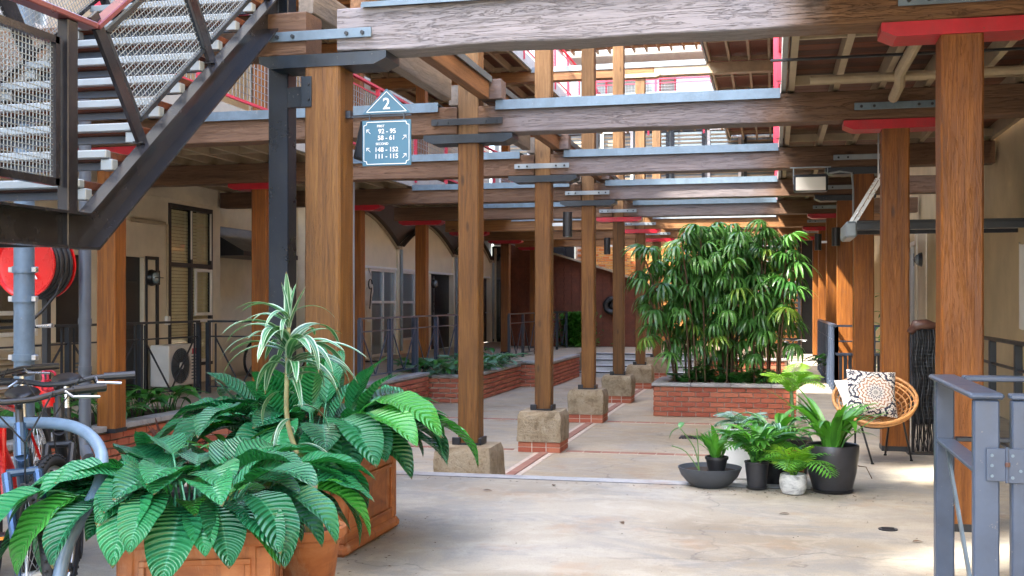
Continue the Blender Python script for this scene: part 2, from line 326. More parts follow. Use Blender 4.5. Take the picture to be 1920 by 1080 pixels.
# ------------------------------------------------------------ mesh helpers
class B:
    def __init__(s): s.v = []; s.f = []; s.uv = {}
    def add(s, vs, fs):
        k = len(s.v); s.v += [tuple(v) for v in vs]; s.f += [tuple(i + k for i in f) for f in fs]; return k
    def box(s, x0, y0, z0, x1, y1, z1, c=0.0):
        x0, x1 = min(x0, x1), max(x0, x1); y0, y1 = min(y0, y1), max(y0, y1); z0, z1 = min(z0, z1), max(z0, z1)
        return s.obox(((x0 + x1) / 2, (y0 + y1) / 2, (z0 + z1) / 2), (x1 - x0, y1 - y0, z1 - z0), Matrix.Identity(3), c)
    def obox(s, ctr, size, R, c=0.0):
        hx, hy, hz = size[0] / 2, size[1] / 2, size[2] / 2; ctr = Vector(ctr)
        if c <= 0:
            vs = [ctr + R @ Vector((a * hx, b * hy, d * hz)) for a in (-1, 1) for b in (-1, 1) for d in (-1, 1)]
            fs = [(0, 1, 3, 2), (4, 6, 7, 5), (0, 4, 5, 1), (2, 3, 7, 6), (0, 2, 6, 4), (1, 5, 7, 3)]
            return s.add(vs, fs)
        c = min(c, hx * .9, hy * .9, hz * .9)
        vs = []; idx = {}
        for a in (-1, 1):
            for b in (-1, 1):
                for d in (-1, 1):
                    for ax in range(3):
                        p = [a * (hx - c), b * (hy - c), d * (hz - c)]
                        p[ax] = (a * hx, b * hy, d * hz)[ax]
                        idx[(a, b, d, ax)] = len(vs); vs.append(ctr + R @ Vector(p))
        fs = []
        def q(*k): fs.append(tuple(idx[x] for x in k))
        for a in (-1, 1):
            o = [(a, -1, -1, 0), (a, 1, -1, 0), (a, 1, 1, 0), (a, -1, 1, 0)]; q(*(o if a > 0 else o[::-1]))
            o = [(-1, a, -1, 1), (1, a, -1, 1), (1, a, 1, 1), (-1, a, 1, 1)]; q(*(o[::-1] if a > 0 else o))
            o = [(-1, -1, a, 2), (1, -1, a, 2), (1, 1, a, 2), (-1, 1, a, 2)]; q(*(o if a > 0 else o[::-1]))
            for b in (-1, 1):
                q((a, b, -1, 0), (a, b, 1, 0), (a, b, 1, 1), (a, b, -1, 1))
                q((a, -1, b, 0), (a, 1, b, 0), (a, 1, b, 2), (a, -1, b, 2))
                q((-1, a, b, 1), (1, a, b, 1), (1, a, b, 2), (-1, a, b, 2))
                for d in (-1, 1): q((a, b, d, 0), (a, b, d, 1), (a, b, d, 2))
        return s.add(vs, fs)
    def bar(s, p, q, w, h, up=(0, 0, 1), c=0.0):
        p, q = Vector(p), Vector(q); d = q - p; L = d.length; x = d.normalized(); upv = Vector(up)
        if abs(x.dot(upv)) > 0.98: upv = Vector((0, 1, 0))
        y = upv.cross(x).normalized(); z = x.cross(y)
        R = Matrix((x, y, z)).transposed()
        return s.obox((p + q) / 2, (L, w, h), R, c)
    def tube(s, pts, r, n=8, cap=True, closed=False):
        pts = [Vector(p) for p in pts]; m = len(pts); rs = r if isinstance(r, (list, tuple)) else [r] * m
        vs = []; up = None
        for i, p in enumerate(pts):
            a = pts[(i - 1) % m] if (closed or i) else p; b = pts[(i + 1) % m] if (closed or i < m - 1) else p
            d = (b - a).normalized()
            if up is None: up = Vector((0, 0, 1)) if abs(d.z) < .9 else Vector((1, 0, 0))
            u = (up - d * up.dot(d)); u = u.normalized() if u.length > 1e-5 else Vector((0, 1, 0)); w = d.cross(u); up = u
            vs += [p + (u * cos(2 * pi * k / n) + w * sin(2 * pi * k / n)) * rs[i] for k in range(n)]
        fs = []
        for i in range(m if closed else m - 1):
            j = (i + 1) % m
            fs += [(i * n + k, i * n + (k + 1) % n, j * n + (k + 1) % n, j * n + k) for k in range(n)]
        if cap and not closed: fs += [tuple(range(n - 1, -1, -1)), tuple((m - 1) * n + k for k in range(n))]
        return s.add(vs, fs)
    def cyl(s, p, q, r, n=16, r2=None): return s.tube([p, q], [r, r if r2 is None else r2], n)
    def lathe(s, prof, n=32, ctr=(0, 0, 0), R=None):
        ctr = Vector(ctr); vs = []
        for (r, z) in prof:
            for k in range(n):
                p = Vector((r * cos(2 * pi * k / n), r * sin(2 * pi * k / n), z))
                vs.append(ctr + (R @ p if R else p))
        fs = [(i * n + k, i * n + (k + 1) % n, (i + 1) * n + (k + 1) % n, (i + 1) * n + k) for i in range(len(prof) - 1) for k in range(n)]
        if prof[0][0] > 1e-4: fs.append(tuple(range(n - 1, -1, -1)))
        if prof[-1][0] > 1e-4: fs.append(tuple((len(prof) - 1) * n + k for k in range(n)))
        return s.add(vs, fs)
    def prism(s, poly, axis, a, b):
        """poly in the other two axes (order y,z / x,z / x,y), extruded from a to b"""
        def P(u, v, w): return {'x': (w, u, v), 'y': (u, w, v), 'z': (u, v, w)}[axis]
        n = len(poly); vs = [P(u, v, a) for u, v in poly] + [P(u, v, b) for u, v in poly]
        return s.add(vs, [tuple(range(n)), tuple(range(2 * n - 1, n - 1, -1))] + [(i, (i + 1) % n, n + (i + 1) % n, n + i) for i in range(n)])
    def rough(s, x0, y0, z0, x1, y1, z1, axis, seg=24, amp=0.006, c=0.012, freq=2.5):
        """a sawn timber: chamfered section swept along its axis with small uneven edges"""
        i = 'xyz'.index(axis); o = [k for k in range(3) if k != i]; lo = (x0, y0, z0); hi = (x1, y1, z1)
        sec = []
        for (a, b) in ((0, 0), (1, 0), (1, 1), (0, 1)):
            pa = (lo, hi)[a][o[0]]; pb = (lo, hi)[b][o[1]]; sa = 1 if a == 0 else -1; sb = 1 if b == 0 else -1
            q = [(pa + sa * c, pb), (pa, pb + sb * c)]
            if (a, b) in ((0, 0), (1, 1)): q = q[::-1]
            sec += q
        n = len(sec); vs = []
        for k in range(seg + 1):
            t = lo[i] + (hi[i] - lo[i]) * k / seg
            for j, (a, b) in enumerate(sec):
                p = [0, 0, 0]; p[i] = t; p[o[0]] = a; p[o[1]] = b
                q = noise.noise_vector(Vector(p) * freq); q2 = noise.noise_vector(Vector(p) * freq * 4)
                p[o[0]] += (q[0] + .4 * q2[0]) * amp; p[o[1]] += (q[1] + .4 * q2[1]) * amp
                vs.append(p)
        fs = [(k * n + j, k * n + (j + 1) % n, (k + 1) * n + (j + 1) % n, (k + 1) * n + j) for k in range(seg) for j in range(n)]
        fs += [tuple(range(n - 1, -1, -1)), tuple(seg * n + j for j in range(n))]
        return s.add(vs, fs)
    def mesh(s, name, m, smooth=False):
        me = bpy.data.meshes.new(name); me.from_pydata(s.v, [], s.f); me.materials.append(m)
        if s.uv:
            l = me.uv_layers.new(name='UVMap')
            for lp in me.loops: l.data[lp.index].uv = s.uv.get(lp.vertex_index, (0.5, 0.5))
        import bmesh
        bm = bmesh.new(); bm.from_mesh(me)
        if not s.uv: bmesh.ops.recalc_face_normals(bm, faces=bm.faces)
        bm.to_mesh(me); bm.free()
        if smooth:
            for p in me.polygons: p.use_smooth = True
            if smooth == 'auto': me.set_sharp_from_angle(angle=radians(26))
        return me
    def build(s, name, m, parent=None, smooth=False, local=False):
        """geometry in world coordinates; made local to an unrotated parent chain"""
        if parent and not local:
            off = Vector((0, 0, 0)); p = parent
            while p: off += p.location; p = p.parent
            s.v = [tuple(Vector(v) - off) for v in s.v]
        o = bpy.data.objects.new(name, s.mesh(name, m if not isinstance(m, str) else M[m], smooth)); C.objects.link(o)
        if parent: o.parent = parent
        return o
def tag(o, label=None, cat=None, group=None, kind=None):
    for k, v in (('label', label), ('category', cat), ('group', group), ('kind', kind)):
        if v: o[k] = v
    return o
def thing(name, loc, label, cat, group=None, rz=0):
    o = bpy.data.objects.new(name, None); C.objects.link(o); o.location = loc; o.rotation_euler.z = rz; o.empty_display_size = .1
    return tag(o, label, cat, group)
def inst(src, parent, loc=(0, 0, 0), rot=(0, 0, 0), sc=1.0):
    o = src.copy(); C.objects.link(o); o.parent = parent; o.location = loc; o.rotation_euler = rot
    o.scale = (sc, sc, sc) if isinstance(sc, (int, float)) else sc
    return o
def minst(name, me, parent, loc=(0, 0, 0), rot=(0, 0, 0), sc=1.0):
    o = bpy.data.objects.new(name, me); C.objects.link(o); o.parent = parent; o.location = loc; o.rotation_euler = rot
    o.scale = (sc, sc, sc) if isinstance(sc, (int, float)) else sc
    return o
def copy_tree(o, parent=None):
    c = o.copy(); C.objects.link(c); c.parent = parent
    for ch in o.children: copy_tree(ch, c)
    return c
def struct(b, name, m, smooth=False):
    o = b.build(name, m, None, smooth); o['kind'] = 'structure'; return o

# ------------------------------------------------------------ ground and floors
EDGE = 8.25; LOW = -0.58
b = B(); b.box(-300, -300, -1.4, 300, 300, -0.62); struct(b, 'ground', M['court'])
b = B(); b.box(-9.5, EDGE + .02, -0.61, 2.7, 39.5, LOW); struct(b, 'courtyard_floor', M['court'])
b = B(); b.box(-12, -14, -0.6, 8, EDGE - .06, 0.0); struct(b, 'front_floor', M['floor'])
b = B(); b.box(0.36, EDGE - .05, -0.6, 2.62, 39.3, -0.001); struct(b, 'arcade_walkway', M['floor'])
b = B(); b.box(-9.45, 12.88, -0.6, -6.45, 20.3, -0.001); b.box(-9.45, 20.32, -0.6, -7.2, 24.6, -0.001); b.box(-9.45, 24.86, -0.6, -5.06, 38, -0.001)
b.box(-5.055, 29.64, -.6, -2.0, 38, -0.001); struct(b, 'raised_walkway', M['court'])
b = B(); b.box(-7.0, EDGE - .055, -0.55, 0.355, EDGE + .10, 0.004, .004); struct(b, 'floor_edge_strip', M['cap'])
b = B(); b.box(-7.0, EDGE - .075, -0.02, 0.355, EDGE - .057, 0.002); struct(b, 'floor_joint', M['dark'])
# steps from the lower court to the raised level at the back
t = thing('stone_steps', (-3.5, 28.7, LOW), 'grey stone steps rising from the court beyond the timber posts', 'steps')
for k in range(4):
    b = B(); b.box(-4.9, 28.4 + .32 * k, LOW, -2.0, 29.62 + (0 if k else 0) - .003 * k, LOW + .145 * (k + 1) - .003, .01); st_ = b.build('step', 'stepstone', t); b = B(); b.box(-4.89, 28.385 + .32 * k, LOW + .145 * (k + 1) - .04, -2.01, 28.399 + .32 * k, LOW + .145 * (k + 1) - .012); b.build('nosing', 'dark', st_)
t = thing('pale_step', (-0.1, 8.9, LOW), 'pale concrete landing step behind the potted plants', 'step')
b = B(); b.box(-0.62, 8.36, LOW, 0.35, 9.5, -0.03, .01); b.build('upper_tread', 'cap', t)
b = B(); b.box(-0.92, 8.36, LOW, -0.625, 9.5, -0.30, .01); b.build('lower_tread', 'cap', t)

# brick paving bands in the court
mb = B(); mb.box(-.055, -.11, -.02, .055, .11, .012, .004); bandbrick = mb.mesh('paver', M['paver'])
mb = B(); mb.box(-.11, -.05, -.02, .11, .05, .012, .004); bandbrick2 = mb.mesh('paver', M['paver'])
t = thing('paving_band', (-2.84, 8.4, LOW), 'long band of red brick paving between the stone pier footings', 'paving band'); 
b = B(); b.box(-2.96, 8.4, LOW, -2.72, 29, LOW + .004); b.build('mortar_bed', 'mortar', t)
y = 8.46
k = 0
while y < 28 and k < 170:
    minst('brick', bandbrick, t, (0.0, y - 8.4, .003)); y += .117; k += 1
def xband(Y, x0, x1, lab, n0=0):
    t = thing('paving_band', (x0, Y, LOW), lab, 'paving band')
    b = B(); b.box(x0, Y - .06, LOW, x1, Y + .06, LOW + .004); b.build('mortar_bed', 'mortar', t)
    x = x0 + .12
    while x < x1 - .1: minst('brick', bandbrick2, t, (x - x0, 0, .002)); x += .232
xband(14.05, -2.6, 0.3, 'red brick paving line crossing the floor beside the second free pier')
xband(14.05, -5.6, -3.2, 'red brick paving line on the planter side of the second free pier')
xband(17.7, -2.6, 0.3, 'red brick paving line crossing the floor in front of the palm planter')
xband(17.7, -5.5, -3.2, 'red brick paving line ending at the planter of broad silvery leaves')
xband(10.9, -2.6, -0.95, 'red brick paving line nearest the step edge')

# ------------------------------------------------------------ timber frame
ROWS = [7.0, 10.6, 14.2, 17.8, 21.4, 25.0, 28.6, 32.2]
POS = ['nearest', 'second', 'third', 'fourth', 'fifth', 'sixth', 'seventh', 'farthest']
PT = 2.895
def bolster(parent, X, Y, z, m, depth=.27, half=.45, h=.085):
    b = B(); b.prism([(X - half, z + h), (X - half + .0, z + h * .45), (X - half + .085, z), (X + half - .085, z), (X + half, z + h * .45), (X + half, z + h)], 'y', Y - depth / 2, Y + depth / 2)
    return b.build('bolster', m, parent)
def plate(parent, X, Y, z, m='galv_pale', half=.36):
    b = B(); b.box(X - half, Y - .012, z - .03, X + half, Y, z + .035, .003); p = b.build('fixing_plate', m, parent)
    for dx in (-half + .06, -half + .17, half - .17, half - .06):
        b = B(); b.cyl((X + dx, Y - .012, z), (X + dx, Y - .026, z), .014, 6); b.build('bolt', 'dark', p)
def post(X, Y, zb, w, label, bm_, plate_m, base, group, pm='post'):
    t = thing('timber_post', (X, Y, zb), label, 'post', group)
    b = B(); b.rough(X - w / 2, Y - w / 2, zb + .02, X + w / 2, Y + w / 2, PT, 'z', 26, .0035, .012); b.build('shaft', pm, t, 'auto')
    bolster(t, X, Y, PT, bm_)
    if plate_m: plate(t, X, Y - .155, PT + .20, plate_m)
    b = B()
    if base:
        b.box(X - w / 2 - .05, Y - w / 2 - .035, zb, X - w / 2 + .03, Y - w / 2 - .003, zb + .075, .004); b.box(X + w / 2 + .003, Y - w / 2 - .02, zb, X + w / 2 + .03, Y + w / 2, zb + .07, .004)
        b.box(X - w / 2 - .02, Y - w / 2 - .02, zb, X + w / 2 + .02, Y + w / 2 + .02, zb + .018)
    else: b.box(X - w / 2 - .004, Y - w / 2 - .004, zb, X + w / 2 + .004, Y + w / 2 + .004, zb + .045)
    b.build('base_shoe', 'dark', t)
    return t
for i, Y in enumerate(ROWS):
    far = i > 2
    if i == 0:
        post(-2.91, Y, 0, .25, 'thick brown timber post holding the blue unit directory sign', M['dkblue'], 'galv', False, 'centre row of timber posts', 'post_brown')
    elif i < 7:
        post(-2.91, Y, -.06, .21, POS[i] + ' of the timber posts standing on free stone piers' if i > 1 else 'brown timber post on the pier closest to the step edge', M['dkblue'] if i < 4 else M['red'], 'dark' if i == 1 else 'galv_pale', True, 'centre row of timber posts', 'post_brown')
    post(1.07, Y, 0, .235, POS[i] + ' orange timber post along the walkway of the rattan chair', M['red'] if i not in (2, 3) else M['dkblue'], 'galv_pale' if i > 1 else 'galv', False, 'walkway row of timber posts')
    if i > 0: post(-6.9, Y, 0 if i > 1 else -.05, .22, POS[i - 1] + ' timber post along the walkway in front of the shop fronts', M['red'], None, False, 'shop side row of timber posts')
# upper posts over the centre row
for i, Y in enumerate(ROWS):
    if 0 < i < 7:
        t = thing('upper_post', (-2.91, Y, 3.03), 'pale upper timber post above the %s free pier post' % POS[i - 1], 'post', 'upper timber posts')
        b = B(); b.rough(-3.015, Y - .10, 2.984, -2.805, Y + .10, 6.38, 'z', 16, .003, .01); b.build('shaft', 'post_pale', t, 'auto')
        if i > 2: bolster(t, -2.91, Y, 6.38, M['joist'])
# row beams
for i, Y in enumerate(ROWS):
    zt = 3.27 if i == 0 else 3.25; zb = 2.984
    spans = [(-9.38 if i < 4 else -7.45, -3.02), (-2.80, 2.55)]
    for j, (a, c) in enumerate(spans):
        lab = '%s %s timber beam spanning %s' % (POS[i], 'rough grey weathered' if i == 0 else 'brown', 'over the open court to the walkway' if j else 'toward the shop side')
        t = thing('timber_beam', ((a + c) / 2, Y, zb), lab, 'beam', 'cross beams')
        b = B(); b.rough(a, Y - .13, zb + .002 * j, c, Y + .13, zt, 'x', int((c - a) * (14 if i == 0 else 6)), .010 if i == 0 else .006, .008, 2.2)
        b.build('timber', 'beam_grey' if i == 0 and j else ('beam' if i < 5 else 'beam_far'), t, 'auto')
        fx = (-2.62, .06) if j else (-5.86, -3.2)
        if i > 0 or j:
            f = B(); z0 = 3.205 if i else 3.262
            f.box(fx[0], Y - .165, z0, fx[1], Y - .155, 3.295, 0); f.box(fx[0], Y - .155, 3.275, fx[1], Y + .15, 3.285); f.box(fx[0], Y - .175, z0 - .004, fx[1], Y - .1655, z0 + .012)
            f.build('flashing', 'galv' if i < 5 else 'galv_pale', t)
    b = B()
# bearers along the centre row
for i in range(6):
    Y0, Y1 = ROWS[i] + .04, ROWS[i + 1] - .22
    for X0, X1, mm, nm in ((-3.15, -3.045, 'bearer_grey', 'grey'), (-2.775, -2.67, 'bearer', 'brown')):
        t = thing('bearer', ((X0 + X1) / 2, Y0, 3.30), '%s timber bearer running between the %s and next centre posts' % (nm, POS[i]), 'beam', 'lengthwise bearers')
        b = B(); b.rough(X0, Y0, 3.30, X1, Y1, 3.50, 'y', 12, .003, .006); b.build('timber', mm, t, 'auto')
        if nm == 'brown':
            b = B(); b.box(X0 - .01, Y0, 3.503, X1 + .03, Y1, 3.515); b.box(X1 + .02, Y0, 3.455, X1 + .03, Y1, 3.5025); b.build('flashing', 'galv', t)
            b = B(); b.box(X0, Y1 + .01, 3.30, X1 + .12, Y1 + .20, 3.49, .006); b.build('end_block', 'beam', t)
# ------------------------------------------------------------ piers
def pier(Y, lab, bricks):
    t = thing('stone_pier', (-2.91, Y - .05, LOW), lab, 'pier', 'stone piers')
    z0 = LOW + (.14 if bricks else 0)
    import bmesh
    bm = bmesh.new(); bmesh.ops.create_grid(bm, x_segments=1, y_segments=1, size=.1); bm.clear()
    b = B(); w, d = .29, .30
    n = 10; rows = 8
    for k in range(rows + 1):
        z = z0 + (-.06 - z0) * k / rows; ring = []
        tp = .03 if k == rows else (.008 if k == rows - 1 else 0)
        for (ax, ay, bx, by) in ((-1, -1, 1, -1), (1, -1, 1, 1), (1, 1, -1, 1), (-1, 1, -1, -1)):
            for q in range(n):
                s_ = q / n; x = ax + (bx - ax) * s_; y = ay + (by - ay) * s_
                px = -2.91 + x * (w - tp); py = Y - .05 + y * (d - tp)
                nv = noise.noise_vector(Vector((px * 5, py * 5, z * 5))); nv2 = noise.noise_vector(Vector((px * 16, py * 16, z * 16)))
                cr = .3 if (abs(x) > .93 and abs(y) > .93) else 1
                ring.append((-2.91 + (px + 2.91) * (cr * .04 + .96) + (nv[0] * .016 + nv2[0] * .010), Y - .05 + (py - Y + .05) * (cr * .04 + .96) + nv[1] * .016 + nv2[1] * .010, z + (nv[2] * .008 if k == rows else 0)))
        k0 = len(b.v); b.v += ring
        if k:
            m = 4 * n
            b.f += [(k0 - m + q, k0 - m + (q + 1) % m, k0 + (q + 1) % m, k0 + q) for q in range(m)]
    b.f.append(tuple(range(len(b.v) - 4 * n, len(b.v))))
    b.build('block', 'stone', t, 'auto')
    if bricks:
        c = B(); c.box(-2.91 - .27, Y - .05 - .28, LOW, -2.91 + .27, Y - .05 + .28, z0 - .001); c.build('mortar_core', 'mortar', t)
        hb = B(); hb.box(-.105, -.025, -.03, .105, .025, .03, .004); me = hb.mesh('brick', M['brick'])
        hs = B(); hs.box(-.025, -.105, -.03, .025, .105, .03, .004); me2 = hs.mesh('brick', M['brick'])
        for r in range(2):
            for q in range(3):
                x = -.20 + q * .215 + (.0 if r else -.0); minst('brick', me, t, (max(-.18, min(.18, x + (.05 if r else -.05))) if 0 else -.185 + q * .185, -.262, .035 + r * .068), sc=(.82, 1, 1))
                minst('brick', me2, t, (.252, -.19 + q * .19, .035 + r * .068), sc=(1, .82, 1))
for i in range(1, 7):
    pier(ROWS[i], ('weathered sandstone coloured pier half hidden by the step edge' if i == 1 else '%s stone pier, on a brick base course' % POS[i]), i > 1)

# ------------------------------------------------------------ first floor decks
def deck(X0, X1, Y0, Y1, z, lab, dense=True, edge=None, nm='walkway_deck', planks=True):
    t = thing(nm, ((X0 + X1) / 2, Y0, z), lab, 'deck', 'upper walkway decks')
    n = max(2, int(round((X1 - X0) / .42))); js = None
    for k in range(n + 1):
        X = X0 + .03 + (X1 - X0 - .06) * k / n
        b = B(); b.box(X - .027, Y0, z, X + .027, Y1, z + .15); b.build('joist', 'joist', t)
    y = Y0; c = 0
    pb = B(); pb.box(X0, 0, 0, X1, .185, .028, .003); me = None
    if planks:
        pb.v = [(v[0] - (X0 + X1) / 2, v[1], v[2]) for v in pb.v]; me = pb.mesh('plank', M['plank'])
        while y < min(Y1, Y0 + 14) and c < 72: minst('plank', me, t, (0, y - Y0, .153)); y += .193; c += 1
    if y < Y1: b = B(); b.box(X0, y, z + .153, X1, Y1, z + .18); b.build('deck_boarding', 'plank', t)
    # blocking and service pipe
    y = Y0 + 1.1
    while y < Y1:
        b = B(); b.box(X0 + .06, y, z + .015, X1 - .06, y + .04, z + .10); b.build('blocking', 'joist', t); y += 1.8
    if edge is not None:
        b = B(); b.box(edge - .02, Y0, z - .0, edge + .02, Y1, z + .26); b.build('edge_fascia', 'pale', t)
    return t
deck(0.13, 2.55, 2.0, 15.5, 3.27, 'timber deck over the rattan chair walkway, near part, seen from below', edge=.09)
deck(0.13, 1.55, 15.5, 36, 3.27, 'narrow timber deck over the far end of the chair walkway', edge=.09)
deck(-9.35, -5.95, 8.6, 18.6, 3.27, 'timber deck over the shop front walkway, seen from below', edge=-5.88)
deck(-7.4, -5.95, 18.62, 36, 3.27, 'narrow timber deck in front of the curved gable panels', edge=-5.88, planks=False)
b = B(); b.box(-9.44, 18.62, 4.2, -7.42, 37, 4.25); tag(b.build('canopy_roof', M['corrug']), 'dark canopy roof sheet above the curved gable panels', 'roof')
deck(-1.40, 2.5, 13.0, 37, 6.66, 'second floor deck above the chair side, dark underside with cream joists', edge=-1.44, planks=False)
deck(-9.35, -5.45, 13.0, 33, 6.66, 'second floor deck above the shop side, dark underside with cream joists', edge=-5.4, planks=False)
deck(-5.3, -1.5, 33.2, 34.8, 6.66, 'second floor bridge deck crossing the far end of the court', planks=False)
deck(-7.0, 2.5, 33.6, 37.1, 9.7, 'added hidden eave deck shading the far facade', planks=False)  # unseen eave added to keep the sun off the far facade
deck(-1.4, 2.5, 13.0, 18.4, 9.9, 'top floor deck crossing high above the court', planks=False)
for Y in (13.9, 17.8, 21.4, 25.0, 28.6, 32.2):
    t = thing('upper_beam', (-3.4, Y, 6.49), 'upper cross beam at second floor height, row at %s' % {13.9: 'the near end', 17.8: 'the third pier', 21.4: 'the fourth pier', 25.0: 'the fifth pier', 28.6: 'the stone steps', 32.2: 'the far walkway'}[Y], 'beam', 'upper cross beams')
    b = B(); b.rough(-9.3, Y - .12, 6.40, -2.6, Y + .12, 6.64, 'x', 20, .006, .012); b.build('timber', 'beam_far', t, 'auto')
    b = B(); b.rough(-2.59, Y - .12, 6.40, 2.5, Y + .12, 6.64, 'x', 16, .004, .01); b.build('painted_timber', 'joist', t, 'auto')
    b = B(); b.box(-5.4, Y - .14, 6.60, -1.45, Y - .13, 6.72); b.build('flashing', 'galv_pale', t)
for Y in (17.8, 21.4, 25.0, 28.6, 32.2):
    for X, w in ((-6.9, 'shop side'), (1.07, 'chair side')):
        t = thing('upper_post', (X, Y, 3.5), 'orange upper post, %s, over %s' % (w, {17.8: 'the palm planter', 21.4: 'the hedge rail', 25.0: 'the low planter', 28.6: 'the stone steps', 32.2: 'the brick ramp'}[Y]), 'post', 'upper timber posts')
        b = B(); b.rough(X - .1, Y - .1, 3.46, X + .1, Y + .1, 6.4, 'z', 8, .003, .01); b.build('shaft', 'post', t, 'auto')
for Y in (10.6, 14.2):
    t = thing('upper_post', (-6.9, Y, 3.5), 'orange upper post by the cream upper wall, %s' % ('nearest the stair' if Y < 12 else 'second from the stair'), 'post', 'upper timber posts')
    b = B(); b.rough(-7.0, Y - .1, 3.46, -6.8, Y + .1, 6.4, 'z', 8, .003, .01); b.build('shaft', 'post', t, 'auto')

def meshpanel(b, P0, U, V, nu, nv, r=.0022):
    P0, U, V = Vector(P0), Vector(U), Vector(V)
    for i in range(1, nu): b.bar(P0 + U * i / nu, P0 + U * i / nu + V, r * 2, r * 2)
    for j in range(1, nv): b.bar(P0 + V * j / nv, P0 + V * j / nv + U, r * 2, r * 2)
def upper_rail(X, Y0, Y1, z, lab, along='y', dense=.09):
    t = thing('red_balustrade', (X if along == 'y' else (Y0 + Y1) / 2, Y0 if along == 'y' else X, z), lab, 'balustrade', 'red upper balustrades')
    P = (lambda s, h: (X, s, z + h)) if along == 'y' else (lambda s, h: (s, X, z + h))
    y = Y0
    while y <= Y1 + .01:
        b = B(); b.bar(P(y, -.15), P(y, 1.08), .06, .06); b.build('rail_post', 'pink_red', t); y += 1.8
    b = B(); b.bar(P(Y0, 1.1), P(Y1, 1.1), .06, .035); b.bar(P(Y0, .12), P(Y1, .12), .03, .03); b.bar(P(Y0, .98), P(Y1, .98), .02, .02); b.build('rail', 'pink_red', t)
    b = B(); y = Y0 + dense
    while y < Y1: b.bar(P(y, .13), P(y, .97), .006, .006); y += dense
    for h in [.13 + .085 * k for k in range(1, 10)]: b.bar(P(Y0, h), P(Y1, h), .006, .006)
    o = b.build('wire_mesh', 'galv_pale', t); o['kind'] = 'stuff'
upper_rail(0.06, 8.6, 35, 3.5, 'red and wire first floor balustrade over the chair walkway')
upper_rail(-5.86, 8.8, 35, 3.5, 'red and wire first floor balustrade on the shop side')
upper_rail(-1.47, 13.2, 36, 6.88, 'red and wire second floor balustrade on the chair side')
upper_rail(-5.38, 13.2, 36, 6.88, 'red and wire second floor balustrade on the shop side')
upper_rail(33.1, -5.2, -1.6, 6.88, 'red balustrade crossing the second floor bridge', 'x')
upper_rail(36.6, -5.8, 2.0, 7.0, 'red balustrade in front of the upper far facade', 'x')
upper_rail(34.9, -5.8, 0.0, 3.5, 'red first floor balustrade crossing in front of the blinds', 'x')
# red drop fascia strips on first floor walkway edge (seen end on)
for y0 in (10.9, 14.5):
    t = thing('red_edge_panel', (.04, y0, 3.5), 'red painted panel on the deck edge above the %s walkway post' % ('second' if y0 < 12 else 'third'), 'panel', 'red edge panels')
    b = B(); b.box(.0, y0, 3.30, .05, y0 + .05, 4.55, .004); b.build('upright', 'pink_red', t)
    for k in range(6): b = B(); b.box(.05, y0 + .01, 3.42 + .18 * k, .075, y0 + .03, 3.46 + .18 * k); b.build('hook', 'pink_red', t)

# far facade, first floor
t = thing('far_facade', (-3.5, 37.2, 0), 'pale far facade with blinds behind glass at the end of the court', 'building')
b = B(); b.box(-9.4, 37.2, 3.3, 2.6, 37.5, 4.5); b.box(-9.4, 37.2, 7.1, 2.6, 37.5, 11.5); b.box(-9.4, 37.3, 4.5, 2.6, 37.5, 7.1); b.build('wall', 'pale', t)
for k in range(10):
    x0 = -9.2 + k * 1.18
    w = B(); w.box(x0, 37.12, 4.5, x0 + .09, 37.22, 7.1); w.box(x0 + 1.0, 37.12, 4.5, x0 + 1.09, 37.22, 7.1); w.box(x0 + .09, 37.12, 4.5, x0 + 1.0, 37.22, 4.57); w.box(x0 + .09, 37.12, 7.03, x0 + 1.0, 37.22, 7.1); w.box(x0 + .09, 37.13, 5.7, x0 + 1.0, 37.21, 5.76)
    wo = w.build('window', 'dark' if k % 3 else 'white', t)
    w = B(); w.box(x0 + .09, 37.255, 4.57, x0 + 1.0, 37.265, 7.03); w.build('pane', 'glass_pale', wo)
    w = B()
    for q in range(19): w.box(x0 + .1, 37.22, 4.6 + q * .126, x0 + .99, 37.245, 4.66 + q * .126)
    w.build('blind', 'joist', wo)
for k in range(6):
    x0 = -8.6 + k * 1.8
    w = B(); w.box(x0, 37.1, 7.4, x0 + .06, 37.19, 9.2); w.box(x0 + 1.3, 37.1, 7.4, x0 + 1.36, 37.19, 9.2); w.box(x0 + .06, 37.1, 9.14, x0 + 1.3, 37.19, 9.2); w.box(x0 + .06, 37.1, 7.4, x0 + 1.3, 37.19, 7.46)
    wo = w.build('window', 'pink_red', t); w = B(); w.box(x0 + .06, 37.15, 7.46, x0 + 1.3, 37.16, 9.14); w.build('pane', 'glass_pale', wo)

